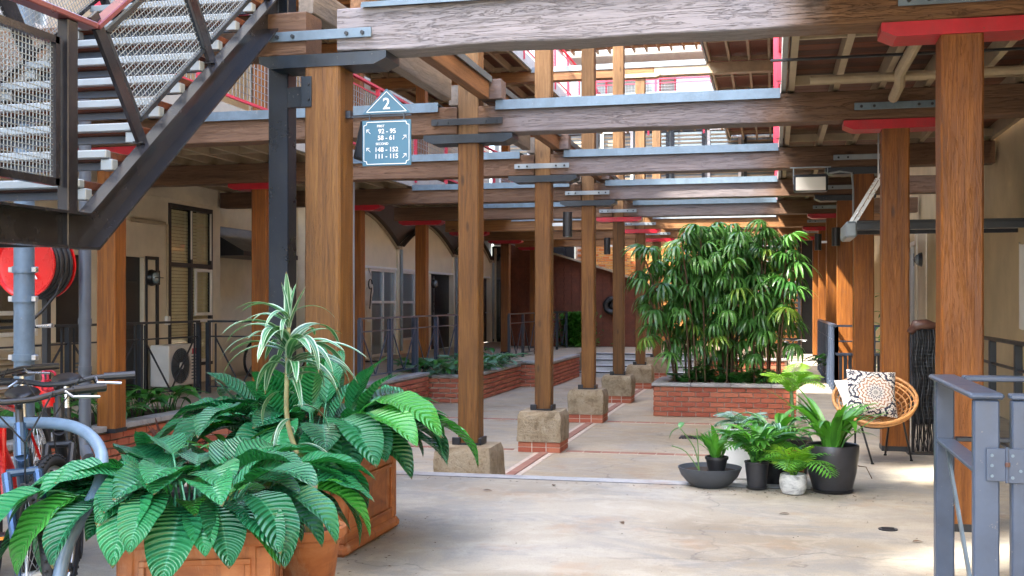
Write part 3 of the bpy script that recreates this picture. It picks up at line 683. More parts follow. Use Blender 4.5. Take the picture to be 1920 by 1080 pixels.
# ------------------------------------------------------------ walls
def ywall(x0, x1, ya, yb, z0, z1, ops, m, t, nm='wall'):
    b = B(); y = ya
    for (a, c, lo, hi) in sorted(ops):
        if a > y: b.box(x0, y, z0, x1, a, z1)
        if lo > z0: b.box(x0, a, z0, x1, c, lo)
        if hi < z1: b.box(x0, a, hi, x1, c, z1)
        y = c
    if y < yb: b.box(x0, y, z0, x1, yb, z1)
    return b.build(nm, m, t)
def ywindow(t, X, s, a, c, lo, hi, fm, panes=1, mid=None, blind=False, fw=.055, glassm='glass', interior=True):
    """window in a wall along Y; s = +1 when seen from +X"""
    w = B(); d = .05 * s
    def fr(y0, z0, y1, z1): w.box(X - d, y0, z0, X + d * .4, y1, z1, .004)
    fr(a, lo, a + fw, hi); fr(c - fw, lo, c, hi); fr(a + fw, lo, c - fw, lo + fw); fr(a + fw, hi - fw, c - fw, hi)
    for k in range(1, panes): yy = a + (c - a) * k / panes; fr(yy - fw / 2, lo + fw, yy + fw / 2, hi - fw)
    if mid: 
        for mz in mid: w.box(X - d, a + fw, mz - fw / 2, X + d * .35, c - fw, mz + fw / 2)
    wo = w.build('window', fm, t)
    g = B(); g.box(X - d * .55, a + fw * .9, lo + fw * .9, X - d * .45, c - fw * .9, hi - fw * .9); g.build('pane', 'clear' if blind else glassm, wo)
    if blind:
        q = B(); z = lo + fw + .02
        while z < hi - fw - .02: q.box(X - d * 1.0, a + fw, z, X - d * .75, c - fw, z + .048); z += .055
        q.build('blind', 'blind', wo)
    i = B(); i.box(X - s * .35, a - .05, lo - .05, X - s * .32, c + .05, hi + .05); i.build('dark_interior', 'darkint', wo)
    return wo
XL = -9.4
lw = thing('shop_front_wall', (XL, 10, 0), 'cream rendered shop front wall with dark framed blinds window', 'wall')
doors = [(13.15, 13.85, 0, 2.0), (14.7, 15.3, 0, 2.03)]
ywall(XL - .25, XL, 4, 17.55, -.02, 3.42, doors + [(16.0, 17.42, .28, 2.93), (11.2, 12.75, .9, 1.75), (8.6, 9.8, 0.9, 2.2)], 'cream', lw)
wo = ywindow(lw, XL, 1, 16.0, 17.42, .28, 2.93, 'dark', 2, [1.95], True, .07)
b = B(); 
for (lo, hi) in ((1.12, 1.90), (.34, 1.06)): 
    b.box(XL + .022, 16.78, lo, XL + .05, 16.83, hi); b.box(XL + .022, 17.30, lo, XL + .05, 17.35, hi); b.box(XL + .022, 16.83, lo, XL + .05, 17.30, lo + .05); b.box(XL + .022, 16.83, hi - .05, XL + .05, 17.30, hi)
b.build('casement', 'white', wo)
b = B(); b.box(XL + .022, 16.66, 2.05, XL + .04, 16.69, 2.85); b.box(XL + .022, 17.30, 2.05, XL + .04, 17.33, 2.85); b.build('glazing_bead', 'white', wo)
ywindow(lw, XL, 1, 11.2, 12.75, .9, 1.75, 'white', 2, [1.2]); ywindow(lw, XL, 1, 8.6, 9.8, .9, 2.2, 'white', 2)
for (a, c, lo, hi) in doors:
    b = B(); b.box(XL - .12, a, 0.002, XL - .07, c, hi, .004); d = b.build('door', 'dark', lw)
    for q in (.15, .95): b = B(); b.box(XL - .068, a + .1, q, XL - .058, c - .1, q + .7, .003); b.build('door_panel', 'black', d)
    b = B(); b.cyl((XL - .06, c - .08, 1.0), (XL - .0, c - .08, 1.0), .018, 10); b.build('handle', 'chrome', d)
b = B(); b.box(XL + .003, 15.33, .0, XL + .03, 15.36, 2.05); b.box(XL + .003, 15.62, 0, XL + .03, 15.68, 2.05); b.box(XL + .003, 15.36, 2.0, XL + .03, 15.62, 2.05); b.build('screen_door_frame', 'dark', lw)
b = B(); b.box(XL + .004, 4.2, 3.0, XL + .05, 17.4, 3.10); b.build('cornice', 'cream', lw)
def obj1(nm, b, m, lab, cat, group=None, smooth=False): return tag(b.build(nm, m, None, smooth), lab, cat, group)
b = B(); b.box(XL + .003, 14.93, 2.55, XL + .07, 15.83, 2.61, .01); obj1('batten_light', b, 'joist', 'long thin light batten above the dark shop doors', 'light')
b = B(); b.tube([(XL + .03, 15.93, 2.58), (XL + .03, 15.93, 1.1)], .018, 8); cd = obj1('conduit', b, 'joist', 'slim wall conduit ending in a switch beside the blinds window', 'conduit')
b = B(); b.box(XL + .003, 15.88, .98, XL + .06, 15.98, 1.12, .01); bb = b.build('switch_box', 'white', None); bb.parent = cd
def bulkhead(x, y, z, s, lab):
    t = thing('wall_lamp', (x, y, z), lab, 'lamp', 'round bulkhead lamps')
    R = Matrix.Rotation(radians(90) * s, 3, 'Y')
    b = B(); b.lathe([(.125, 0), (.13, .03), (.11, .09)], 20, (x, y, z), R); b.build('housing', 'black', t, 'auto')
    b = B(); b.lathe([(.10, .085), (.085, .125), (.04, .15), (.0, .155)], 20, (x, y, z), R); b.build('glass_dome', 'glass_pale', t, True)
    b = B(); b.bar(Vector((x + s * .16, y - .11, z)), Vector((x + s * .16, y + .11, z)), .012, .012); b.bar((x + s * .16, y, z - .11), (x + s * .16, y, z + .11), .012, .012); b.build('guard', 'black', t)
bulkhead(XL + .003, 15.47, 1.72, 1, 'dark round bulkhead lamp beside the shop front screen door')
bulkhead(XL + .003, 30.1, 1.87, 1, 'round bulkhead lamp below the far arched wall panel')
# recess past the wall
rw = thing('recess_wall', (-9.9, 19, 0), 'cream recessed wall between the blinds window and the arches', 'wall')
ywall(-10.2, -10.0, 17.55, 22.5, 0, 3.42, [(20.6, 21.9, .9, 2.1)], 'cream', rw)
ywindow(rw, -10.0, 1, 20.6, 21.9, .9, 2.1, 'white', 2)
b = B(); b.box(-10.0, 17.56, 0, -9.42, 17.75, 3.42); b.box(-10, 22.3, 0, -9.42, 22.5, 3.42); b.build('pier_return', 'cream', rw)
b = B(); b.prism([(-9.99, 2.75), (-9.1, 2.25), (-9.1, 2.17), (-9.99, 2.17)], 'y', 18.0, 20.3); tag(b.build('door_awning', M['dark']), 'dark wedge shaped awning projecting from the recessed cream wall', 'awning')
# arched shop fronts
aw = thing('arched_wall', (XL, 30, 0), 'shop front wall with row of curved gable panels and white windows', 'wall')
b = B(); b.box(XL - .095, 22.5, 2.70, XL - .07, 37.2, 4.2); b.build('spandrel_backing', 'corrug', aw)
SP = [22.5, 27.1, 32.2, 36.7]
for k in range(3):
    a, c = SP[k], SP[k + 1]; mid = (a + c) / 2; hw = (c - a) / 2 - .10; sz, ch = 2.74, .72
    arc = [(mid + hw * (1 - q / 12), sz + ch * (1 - abs(1 - q / 12) ** 1.5)) for q in range(25)]
    b = B(); b.prism(arc + [(mid - hw, 2.22), (mid + hw, 2.22)][0:2], 'x', XL - .06, XL); b.build('arch_panel', 'cream_pale', aw)
    b = B(); b.tube([(XL + .02, y, z) for y, z in arc], .035, 6); b.build('arch_rim', 'joist', aw, True)
    # corrugated barrel roofs behind the rims
    b = B(); n = 24
    for q in range(n):
        for r_ in range(3):
            y0, z0 = arc[q]; y1, z1 = arc[q + 1]; x = XL + .16 - r_ * .055
            e = .012 * (r_ % 2)
            b.add([(x, y0, z0 + .03 + e), (x, y1, z1 + .03 + e), (x - .055, y1, z1 + .042 - e), (x - .055, y0, z0 + .042 - e)], [(0, 1, 2, 3)])
    b.build('barrel_roof', 'corrug', aw)
    b = B(); b.box(XL - .2, c - .10, 0, XL + .06, c + .10, 2.76, .01); b.build('pilaster', 'cream_pale', aw)
    b = B(); b.box(XL - .02, c - .13, 2.7, XL + .10, c + .13, 2.80, .01); b.build('pilaster_head', 'joist', aw)
    b = B(); b.tube([(XL + .10, c + .05, 2.7), (XL + .10, c + .05, .1)], .04, 8); b.build('downpipe', 'galv_pale', aw, 'auto')
    b = B(); b.box(XL - .05, a + .1, 2.16, XL + .03, c - .1, 2.22); b.build('transom', 'white', aw)
    b = B(); b.box(XL - .06, a + .1, 0, XL, a + .35, 2.16); b.box(XL - .06, mid - .05, 0, XL, mid + .35, 2.16); b.box(XL - .06, a + .35, 0, XL, mid - .05, .35); b.build('panel', 'cream_pale', aw)
    ywindow(aw, XL - .02, 1, a + .35, mid - .05, .35, 2.16, 'white', 2, [1.35], False, .06, 'glass_pale')
    if k == 0: ywindow(aw, XL - .02, 1, mid + .35, c - .1, .02, 2.16, 'white', 2, [1.35], False, .06, 'glass_pale')
    else:
        b = B(); b.box(XL - .16, mid + .35, .0, XL - .1, c - .1, 2.16); d = b.build('door', 'black', aw)
        b = B(); b.cyl((XL - .1, c - .25, 1.0), (XL - .03, c - .25, 1.0), .02, 8); b.build('handle', 'chrome', d)
        b = B(); b.box(XL - .11, mid + .9, .1, XL - .095, mid + .96, 2.1); b.build('glazing_bar', 'chrome', d)
# dark glazed shop at the far corner
t = thing('glazed_shopfront', (-8.2, 36.9, 0), 'dark glazed shopfront in the far corner past the arches', 'shopfront')
b = B(); b.box(-9.4, 36.95, 0, -6.55, 37.15, 3.28); b.build('wall', 'darkint', t)
for x in (-9.3, -8.5, -7.7, -6.9): b = B(); b.box(x, 36.85, 0, x + .07, 36.95, 3.2); b.build('mullion', 'joist' if x in (-9.3, -7.7) else 'dark', t)
for x in (-9.23, -8.43, -7.63): b = B(); b.box(x, 36.91, .1, x + .73, 36.92, 3.0); b.build('pane', 'glass', t)
# feather banner and white figure in the arcade
b = B(); n = 10
for q in range(n + 1):
    h = .9 + 1.15 * q / n; w = .05 + .17 * sin(pi * min(1, (q + 1.4) / n * .62)); x = -8.8
    b.v += [(x + .03 * sin(q), 23.40 - w, h), (x + .03 * cos(q), 23.42 + w, h)]
b.f = [(2 * q, 2 * q + 1, 2 * q + 3, 2 * q + 2) for q in range(n)]
t = thing('feather_banner', (-8.8, 23.4, 0), 'white feather banner with black swirl beside the arched windows', 'banner')
b.build('cloth', 'white', t)
b = B(); b.tube([(-8.82, 23.65, .0), (-8.82, 23.66, 1.6), (-8.81, 23.60, 1.95), (-8.8, 23.4, 2.1)], .012, 6); b.build('pole', 'chrome', t)
b = B(); b.tube([(-8.75, 23.4 + .11 * cos(a * .5), 1.75 + .11 * sin(a * .5) + .0 * a) for a in range(12)] + [(-8.75, 23.42, 1.5), (-8.75, 23.36, 1.2)], .014, 5); b.build('swirl_print', 'black', t)
b = B(); b.lathe([(.16, 0), (.16, .03), (0.02, .04)], 16, (-8.82, 23.65, 0)); b.build('base', 'black', t)

# added sun blockers out of view, then first floor walls
t = thing('sun_blocker', (-8.4, 5, 10.5), 'unseen sun blocker added above and behind the shop side', 'building')  # unseen mass added to shade the court, sun enters only by its gaps
for (ya, yb_, z1_) in ((-16, -1.5, 18.5), (-.95, 1.05, 18.5), (2.0, 9.6, 18.5), (12.2, 16.5, 18.0)):
    b = B(); b.box(-9.8, ya, 10.52, -9.5, yb_ - .004, z1_); b.build('wall', 'cream', t)  # added slabs that block the sun; spaces between them leave floor patches
for (ya, yb_, z1_) in ((-1.5, -.95, 15.9), (1.05, 2.0, 16.4), (9.6, 12.2, 15.2), (16.5, 30.0, 11.6)):
    b = B(); b.box(-9.8, ya, 10.52, -9.5, yb_ - .004, z1_); b.build('sun_gap_fill', 'cream', t)  # fills the foot of the sun openings to narrow the lit patches
b = B(); b.box(-10.9, -16, -.6, -10.6, 39, 10.5); b.build('rear_sun_blocker', 'cream', t)  # added behind the shop wall to stop sun leaking through
b = B(); b.box(-9.8, -16, 0, -9.71, 5.98, 10.516); b.build('lower_sun_blocker', 'cream', t)  # added to close the sun hole under the upper slabs
t = thing('upper_shop_wall', (-9.5, 20, 3.45), 'cream first floor wall behind the shop side balustrade', 'wall')
ywall(-9.7, -9.5, 6, 37, 3.46, 10.5, [(y, y + 1.1, 4.2, 5.8) for y in (9, 12, 15.5, 19, 23, 27)], 'cream', t)
for y in (9, 12, 15.5, 19, 23, 27): ywindow(t, -9.5, 1, y, y + 1.1, 4.2, 5.8, 'white', 2, [5.0], glassm='glass_pale')
XR = 2.6
rwall = thing('chair_side_wall', (XR, 10, 0), 'tan and cream rendered wall behind the rattan chair walkway', 'wall')
ywall(XR, XR + .25, -3, 37, -.02, 10.5, [(21.9, 23.3, .02, 2.5), (9.3, 9.9, .9, 2.2), (26, 27.5, .9, 2.2)], 'tan', rwall)
ywindow(rwall, XR, -1, 21.9, 23.3, .02, 2.5, 'white', 2, [.92], False, .08, 'glass_pale')
ywindow(rwall, XR, -1, 26, 27.5, .9, 2.2, 'white', 2); ywindow(rwall, XR, -1, 9.3, 9.9, .9, 2.2, 'white', 1)
b = B(); b.box(XR - .03, 20.4, 0, XR - .003, 21.5, 2.62); b.box(XR - .06, 21.5, 0, XR - .003, 21.7, 2.62); b.build('pilaster', 'cream', rwall)
b = B(); b.tube([(XR - .03, 17.9, 3.9), (XR - .02, 17.95, 3.2), (XR - .03, 17.85, 2.6), (XR - .02, 17.9, 2.2)], .012, 5); b.build('cable', 'black', rwall)
bulkhead(XR - .003, 20.9, 2.10, -1, 'black bulkhead lamp on the cream wall between two walkway posts')
b = B(); b.box(XR - .02, 20.6, 1.45, XR - .004, 20.72, 1.75, .003); 
for q, zz in enumerate((1.70, 1.62, 1.5)): b.box(XR - .028, 20.63, zz - .02, XR - .0205, 20.69, zz + .02)
obj1('number_plate', b, 'joist', 'small unit number plate under the bulkhead lamp', 'sign')
# canopy with struts
t = thing('door_canopy', (1.6, 12.7, 2.14), 'thin flat canopy slung between the second and third walkway posts', 'canopy')
b = B(); b.box(.86, 12.25, 2.17, 2.595, 13.05, 2.20, .004); b.build('roof_sheet', 'dark', t)
b = B(); b.box(.86, 12.22, 2.10, 2.595, 12.26, 2.168); b.box(.86, 13.05, 2.10, 2.595, 13.09, 2.168); b.build('frame', 'rail', t)
b = B(); b.box(.88, 12.27, 2.145, 2.59, 13.04, 2.165); b.build('soffit', 'white', t)
b = B(); b.box(.74, 12.2, 2.02, .86, 13.1, 2.19, .02); b.build('end_cap', 'galv_pale', t)
for y in (12.3, 13.0):
    b = B(); b.bar((.80, y, 2.18), (1.12, y, 2.72), .012, .02); b.bar((.85, y, 2.18), (1.17, y, 2.72), .012, .02); b.build('strut', 'chrome', t)
    b = B(); b.bar((1.14, y, 2.70), (1.14, y, 3.27), .016, .016); b.build('hanger', 'chrome', t)

# louvre screen and dark wall beyond the palms
t = thing('louvre_screen', (.2, 30, 0), 'weathered horizontal louvre screen behind the fan palms', 'screen')
for k in range(22):
    b = B(); b.bar((-.9, 30, .25 + k * .135), (.62, 30, .25 + k * .135), .10, .012, up=(0, .5, 1)); b.build('slat', 'galv_pale' if k > 9 else 'dark', t)
b = B(); b.box(.62, 29.93, 0, .70, 30.07, 3.2); b.box(-.98, 29.93, 0, -.9, 30.07, 3.2); b.build('frame', 'dark', t)
b = B(); b.box(.72, 30.2, 0, 1.0, 30.5, 3.2); tag(b.build('dark_column', M['black']), 'black column beside the louvre screen', 'column')
t = thing('end_wall', (-3, 36.9, 0), 'sunlit orange brick end wall beyond the steps', 'wall')
b = B(); b.box(-6.5, 36.92, -.6, 2.6, 37.1, 3.28); b.build('mortar_backing', 'mortar', t)
hb = B(); hb.box(-.112, -.02, -.036, .112, .02, .036, .004); me = hb.mesh('brick', M['obrick']); c = 0
for r in range(14):
    for q in range(20):
        if c < 300: minst('brick', me, t, (-3.3 + q * .24 + (.12 if r % 2 else 0), .0, 2.05 + r * .088)); c += 1
b = B()
for r in range(37):
    for q in range(36):
        x = -6.45 + q * .24 + (.12 if r % 2 else 0); z = .02 + r * .088
        if z < 2.0 or x > -1.55: b.box(x, 36.885, z, x + .225, 36.92, z + .072)
o = b.build('lower_brickwork', 'obrick', t); o['kind'] = 'stuff'
# dark brick ramp wall with sloping top
t = thing('ramp_wall', (-5.4, 33.6, 0), 'dark red brick ramp wall with a sloping top', 'wall')
b = B(); b.prism([(-8.2, 0), (-3.4, 0), (-3.4, 1.75), (-4.9, 2.30), (-6.7, 2.86), (-8.2, 3.2)], 'y', 33.6, 34.0); b.build('core', 'dbrick', t)
b = B()
for r in range(36):
    z = .02 + r * .088
    for q in range(21):
        x = -8.18 + q * .24 + (.12 if r % 2 else 0) - (.1 if r % 2 else 0); xe = x + .228
        top = 1.75 + (-3.4 - xe) / 1.5 * .55 if xe > -4.9 else 2.30 + (-4.9 - xe) * .31
        if z + .08 < top and xe < -3.35: b.box(x, 33.57, z, xe, 33.605, z + .08)
o = b.build('brickwork', 'dbrick', t); o['kind'] = 'stuff'
b = B(); b.bar((-6.75, 33.6, 2.90), (-4.9, 33.6, 2.34), .5, .05, up=(0, 0, 1)); b.bar((-4.9, 33.6, 2.34), (-3.38, 33.6, 1.79), .5, .05); b.build('coping', 'joist', t)
b = B(); b.tube([(-4.75 + .2 * cos(a * pi / 12), 33.42, 1.25 + .2 * sin(a * pi / 12)) for a in range(24)], .09, 8, closed=True); b.lathe([(.0, 0), (.2, 0), (.2, .08), (.0, .08)], 20, (-4.75, 33.55, 1.25), Matrix.Rotation(radians(90), 3, 'X')); obj1('coiled_hose', b, 'black', 'black coiled hose hanging on the brick ramp wall', 'hose', smooth=True)

# ------------------------------------------------------------ brick planters
hb = B(); hb.box(-.112, -.02, -.034, .112, .02, .034, .004); BR = hb.mesh('brick', M['brick'])
hb = B(); hb.box(-.02, -.112, -.034, .02, .112, .034, .004); BRY = hb.mesh('brick', M['brick'])
def brickface(t, org, ax, length, z0, z1, out, limit=300, cnt=[0]):
    """bricks on a vertical face starting at org, running along ax ('x'/'y'); out = face offset sign"""
    H_ = .0835; rows = int((z1 - z0) / H_); L = .235
    for r in range(rows):
        off = (L / 2 if r % 2 else 0); q = 0; s_ = -off
        while s_ < length - .02:
            a, c = max(0, s_), min(length, s_ + L - .016)
            if c - a > .04:
                m = (a + c) / 2; sc = (c - a) / .224; j = random.uniform(-.0025, .0025)
                z = z0 + (r + .5) * (z1 - z0) / rows
                if ax == 'x': p = (org[0] + m, org[1] + out * .018 + j, z); minst('brick', BR, t, Vector(p) - t.location, sc=(sc, 1, 1))
                else: p = (org[0] + out * .018 + j, org[1] + m, z); minst('brick', BRY, t, Vector(p) - t.location, sc=(1, sc, 1))
            s_ += L
random.seed(5)
def coping(t, x0, y0, x1, y1, z=0.0, th=.05, m='cap'):
    n = max(1, int(max(x1 - x0, y1 - y0) / .6))
    for k in range(n):
        b = B()
        if x1 - x0 > y1 - y0: b.box(x0 + (x1 - x0) * k / n + .003, y0, z - th, x0 + (x1 - x0) * (k + 1) / n - .003, y1, z, .006)
        else: b.box(x0, y0 + (y1 - y0) * k / n + .003, z - th, x1, y0 + (y1 - y0) * (k + 1) / n - .003, z, .006)
        b.build('coping_stone', m, t)
pp = thing('brick_planter', (-.7, 18.8, LOW), 'long red brick planter with grey coping filled with fan palms', 'planter', 'brick planters')
b = B(); b.box(-1.94, 18.82, LOW, .58, 19.0, -.075); b.box(-1.94, 20.2, LOW, .58, 20.38, -.075); b.box(-1.94, 19.0, LOW, -1.76, 20.2, -.075); b.box(.40, 19.0, LOW, .58, 20.2, -.075); b.build('mortar_core', 'mortar', pp)
brickface(pp, (-1.96, 18.82), 'x', 2.56, LOW, -.075, -1); brickface(pp, (-1.94, 18.84), 'y', 1.5, LOW, -.075, -1)
coping(pp, -2.0, 18.75, .62, 19.02, -.015, .055); coping(pp, -2.0, 20.18, .62, 20.42, -.015, .055); coping(pp, -2.0, 19.025, -1.74, 20.175, -.016, .055); coping(pp, .38, 19.025, .62, 20.175, -.016, .055)
b = B(); b.box(-1.76, 19.0, -.4, .40, 20.2, -.12); b.build('soil', 'soil', pp)
p2 = thing('brick_planter', (-6.4, 21, LOW), 'brick planter with grey coping holding broad silvery leaves below the railing', 'planter', 'brick planters')
b = B(); b.box(-7.15, 20.35, LOW, -5.62, 20.55, -.10); b.box(-5.82, 20.55, LOW, -5.62, 24.6, -.10); b.build('mortar_core', 'mortar', p2)
brickface(p2, (-7.15, 20.35), 'x', 1.53, LOW, -.10, -1); brickface(p2, (-5.62, 20.33), 'y', 4.27, LOW, -.10, 1)
coping(p2, -7.15, 20.3, -5.57, 20.56, -.04, .055); coping(p2, -5.84, 20.565, -5.57, 24.55, -.041, .055)
b = B(); b.box(-7.15, 20.5, -.5, -5.8, 24.6, -.14); b.build('soil', 'soil', p2)
p3 = thing('brick_retaining_wall', (-5.2, 24.7, LOW), 'red brick retaining wall beside the stone steps', 'wall')
b = B(); b.box(-5.6, 24.7, LOW, -4.92, 24.85, -.07); b.box(-5.05, 24.85, LOW, -4.92, 28.38, -.07); b.build('mortar_core', 'mortar', p3)
brickface(p3, (-5.6, 24.7), 'x', .70, LOW, -.07, -1); brickface(p3, (-4.92, 24.68), 'y', 3.7, LOW, -.07, 1)
coping(p3, -5.6, 24.62, -4.86, 24.88, .012, .06); coping(p3, -5.08, 24.885, -4.86, 28.38, .011, .06)
p4 = thing('brick_retaining_wall', (-6.9, 10.5, LOW), 'orange brick retaining wall of the planted bed behind the bicycles', 'wall')
b = B(); b.box(-7.1, EDGE + .12, LOW, -6.96, 12.7, -.06); b.box(-7.1, 12.72, LOW, -6.5, 12.86, -.06); b.box(-6.44, 12.9, LOW, -6.40, 20.2, -.06); b.build('mortar_core', 'mortar', p4)
brickface(p4, (-6.96, EDGE + .15), 'y', 4.4, LOW, -.06, 1); brickface(p4, (-6.96, 12.72), 'x', .5, LOW, -.06, -1); brickface(p4, (-6.40, 12.75), 'y', 7.4, LOW, -.06, 1)
coping(p4, -7.12, EDGE + .12, -6.88, 12.66, .02, .06); coping(p4, -7.12, 12.665, -6.36, 12.9, .021, .06); coping(p4, -6.6, 12.905, -6.36, 20.2, .012, .055)
b = B(); b.box(-8.2, EDGE - .03, -.5, -7.11, 12.86, -.03); struct(b, 'bed_soil', M['soil'])
p5 = thing('brick_planter', (-1, 26, LOW), 'low cream and brick planter seen between the palm canes', 'planter', 'brick planters')
b = B(); b.box(-1.5, 26.0, LOW, .3, 26.8, .0); b.build('wall', 'mortar', p5); brickface(p5, (-1.5, 26.0), 'x', 1.8, LOW, .0, -1); coping(p5, -1.55, 25.93, .35, 26.2, .06, .05)

# ------------------------------------------------------------ railings
def railing(pts, lab, z=0.0, h=1.05, step=1.5, m='rail', brace=True):
    t = thing('steel_railing', (*pts[0], z), lab, 'railing', 'steel railings')
    for (a, c) in zip(pts[:-1], pts[1:]):
        a, c = Vector((*a, z)), Vector((*c, z)); L = (c - a).length; n = max(1, round(L / step)); d = (c - a) / n
        b = B(); b.bar(a + Vector((0, 0, h)), c + Vector((0, 0, h)), .05, .03); b.build('top_rail', m, t)
        b = B(); b.bar(a + Vector((0, 0, h - .22)), c + Vector((0, 0, h - .22)), .03, .02); b.bar(a + Vector((0, 0, .1)), c + Vector((0, 0, .1)), .03, .02); b.build('mid_rail', m, t)
        for k in range(n + 1):
            p = a + d * k; b = B(); b.box(p.x - .03, p.y - .03, z, p.x + .03, p.y + .03, z + h - .016, .003); b.build('rail_post', m, t)
            if brace and k < n:
                q = p + d; s_ = .12 / d.length
                b = B(); b.bar(p + d * s_ + Vector((0, 0, h - .24)), p + d * .5 + Vector((0, 0, .1)), .018, .018); b.bar(q - d * s_ + Vector((0, 0, h - .24)), p + d * .5 + Vector((0, 0, .1)), .018, .018)
                for f in (s_, 1 - s_): b.bar(p + d * f + Vector((0, 0, .1)), p + d * f + Vector((0, 0, h - .03)), .022, .022)
                b.build('brace', m, t)
    return t
railing([(-8.2, 8.6), (-8.2, 14.8)], 'charcoal steel railing with diagonal braces behind the planted bed', h=1.06)
railing([(-8.1, 14.9), (-7.05, 14.9)], 'short charcoal railing near the air conditioner and blinds window', h=1.06, step=1.1)
railing([(-6.62, 17.2), (-6.62, 20.2)], 'slate railing in front of the white arched window', h=1.07, m='gate')
railing([(-6.7, 20.25), (-6.7, 24.7)], 'slate railing behind the silvery leaf planter', h=1.07, m='gate')
railing([(-6.0, 25.2), (-6.0, 32.6)], 'slate railing beside the green hedge near the ramp', h=1.07)
railing([(.88, 22.8), (.88, 16.6), (2.4, 16.6)], 'slate railing corner behind the potted plants, beside the orange posts', h=1.0, m='gate', step=.55, brace=False)
railing([(1.95, 12.0), (1.95, 7.6)], 'charcoal railing along the tan wall behind the thick orange post', h=1.0, m='rail', step=1.0, brace=False)
# slatted dark bin screen behind the railing corner
t = thing('slatted_screen', (1.1, 16.1, 0), 'low dark slatted screen beside the corner of slate railing', 'screen')
for k in range(9): b = B(); b.box(.86 + k * .062, 15.6, 0.0, .906 + k * .062, 15.63, .62); b.build('slat', 'dark', t)
b = B(); b.box(.82, 15.57, .62, 1.44, 15.66, .655, .004); b.build('top_rail', 'gate', t)

# near gate
t = thing('steel_gate', (.76, 4.4, 0), 'slate blue steel gate and end panel in the foreground', 'gate')
b = B(); b.box(.72, 5.36, 0, .80, 5.44, .985, .006); b.build('gate_post', 'gate', t)
b = B(); b.box(.715, 4.355, 0, .805, 4.40, .975, .006); b.build('gate_post', 'gate', t)
b = B(); b.box(.70, 4.34, .978, .82, 5.46, 1.0, .008); b.build('top_rail', 'gate', t)
b = B(); b.box(.72, 4.41, .70, .80, 5.35, .715, .003); b.build('mid_rail', 'gate', t)
b = B(); b.bar((.76, 5.32, .69), (.76, 4.46, .05), .012, .03); b.build('brace', 'galv', t)
b = B(); b.bar((.72, 5.4, .03), (.72, 4.42, .03), .03, .03); b.build('bottom_rail', 'gate', t)
b = B(); b.box(.84, 5.36, .975, 2.5, 5.44, 1.0, .006); b.build('top_rail', 'gate', t)
for x in (1.2, 1.75, 2.3): b = B(); b.box(x, 5.37, 0, x + .05, 5.43, .973, .004); b.build('gate_post', 'gate', t)
b = B(); b.box(.81, 5.38, .70, 2.5, 5.42, .72, .003); b.build('mid_rail', 'rail', t)
b = B(); b.box(.845, 4.35, .02, .895, 4.40, .975, .006); b.build('gate_stile', 'gate', t)
b = B(); b.box(.84, 4.34, .978, 1.9, 4.41, .998, .005); b.build('gate_top_rail', 'gate', t)
b = B(); b.box(.90, 4.36, .66, 1.9, 4.39, .685, .003); b.box(.90, 4.36, .05, 1.9, 4.39, .075, .003); b.build('gate_mid_rail', 'gate', t)
for x in (.96, 1.08, 1.20, 1.32): b = B(); b.box(x, 4.365, .08, x + .02, 4.385, .655); b.build('gate_bar', 'rail', t)
hg = B(); hg.box(.757, 4.343, .68, .823, 4.352, .80, .002); hg.box(.832, 4.340, .675, .886, 4.349, .80, .002); hg.cyl((.828, 4.345, .675), (.828, 4.345, .805), .007, 8); ho = hg.build('hinge', 'gate', t)
for x, z in ((.775, .775), (.775, .70), (.845, .775), (.872, .72), (.845, .695), (.775, .738)): b = B(); b.cyl((x, 4.342, z), (x, 4.334, z), .006, 8); b.build('screw', 'galv', ho)
b = B(); b.cyl((.828, 4.338, .735), (.828, 4.338, .75), .009, 8); b.build('rust_collar', 'leather', ho)

# ------------------------------------------------------------ steel stair
SX = -3.30
def zs(y, off=0): return 1.59 + off + .772 * (y - 4.85)
t = thing('steel_stair', (SX, 4.85, 0), 'dark steel stair with wire mesh balustrade climbing from a half landing', 'stair')
def stringer(x, sgn):
    b = B(); lo = [(2.0, 1.59), (4.85, 1.59), (7.02, zs(7.02))]; hi = [(7.02, zs(7.02, .225)), (4.785, 1.765), (2.0, 1.765)]
    b.prism(lo + hi, 'x', x - .005, x + .005)
    def fl(p, q, th=.012, w=.075): b.bar((x + sgn * (w / 2 + .005), p[0], p[1]), (x + sgn * (w / 2 + .005), q[0], q[1]), w, th)
    fl((2.0, 1.596), (4.85, 1.596)); fl((4.85, 1.599), (7.02, zs(7.02, .01))); fl((2.0, 1.759), (4.785, 1.759)); fl((4.785, 1.762), (7.02, zs(7.02, .222)))
    return b.build('stringer', 'steel', t)
stringer(SX, 1); stringer(SX - 1.2, -1)
b = B(); b.box(-5.9, 2.0, 1.69, SX - .01, 4.80, 1.715); b.build('landing_plate', 'steel', t)
for y in (2.3, 2.9, 3.5, 4.1, 4.68): b = B(); b.box(-5.9, y, 1.60, SX - .01, y + .05, 1.688); b.build('landing_joist', 'steel', t)
for k in range(10):
    y = 4.86 + .225 * k; z = 1.765 + .174 * (k + 1)
    b = B(); b.box(SX - 1.19, y + .03, z - .045, SX - .03, y + .27, z, .004); tr = b.build('tread', 'plank', t)
    b = B(); b.box(SX - 1.19, y - .02, z - .040, SX - .03, y + .028, z + .004, .006); b.build('nosing', 'galv_pale', tr)
    b = B(); b.box(SX - .075, y + .00, z - .10, SX - .007, y + .055, z - .042, .004); b.build('cleat', 'galv_pale', tr); b = B(); b.box(SX - 1.19, y, z - .10, SX - 1.13, y + .055, z - .042, .004); b.build('cleat', 'galv_pale', tr)
    b = B(); b.box(SX - 1.19, y + .10, z - .085, SX - .10, y + .13, z - .047); b.build('tread_angle', 'gate', tr)
pd = Vector((0, -.61, .79))
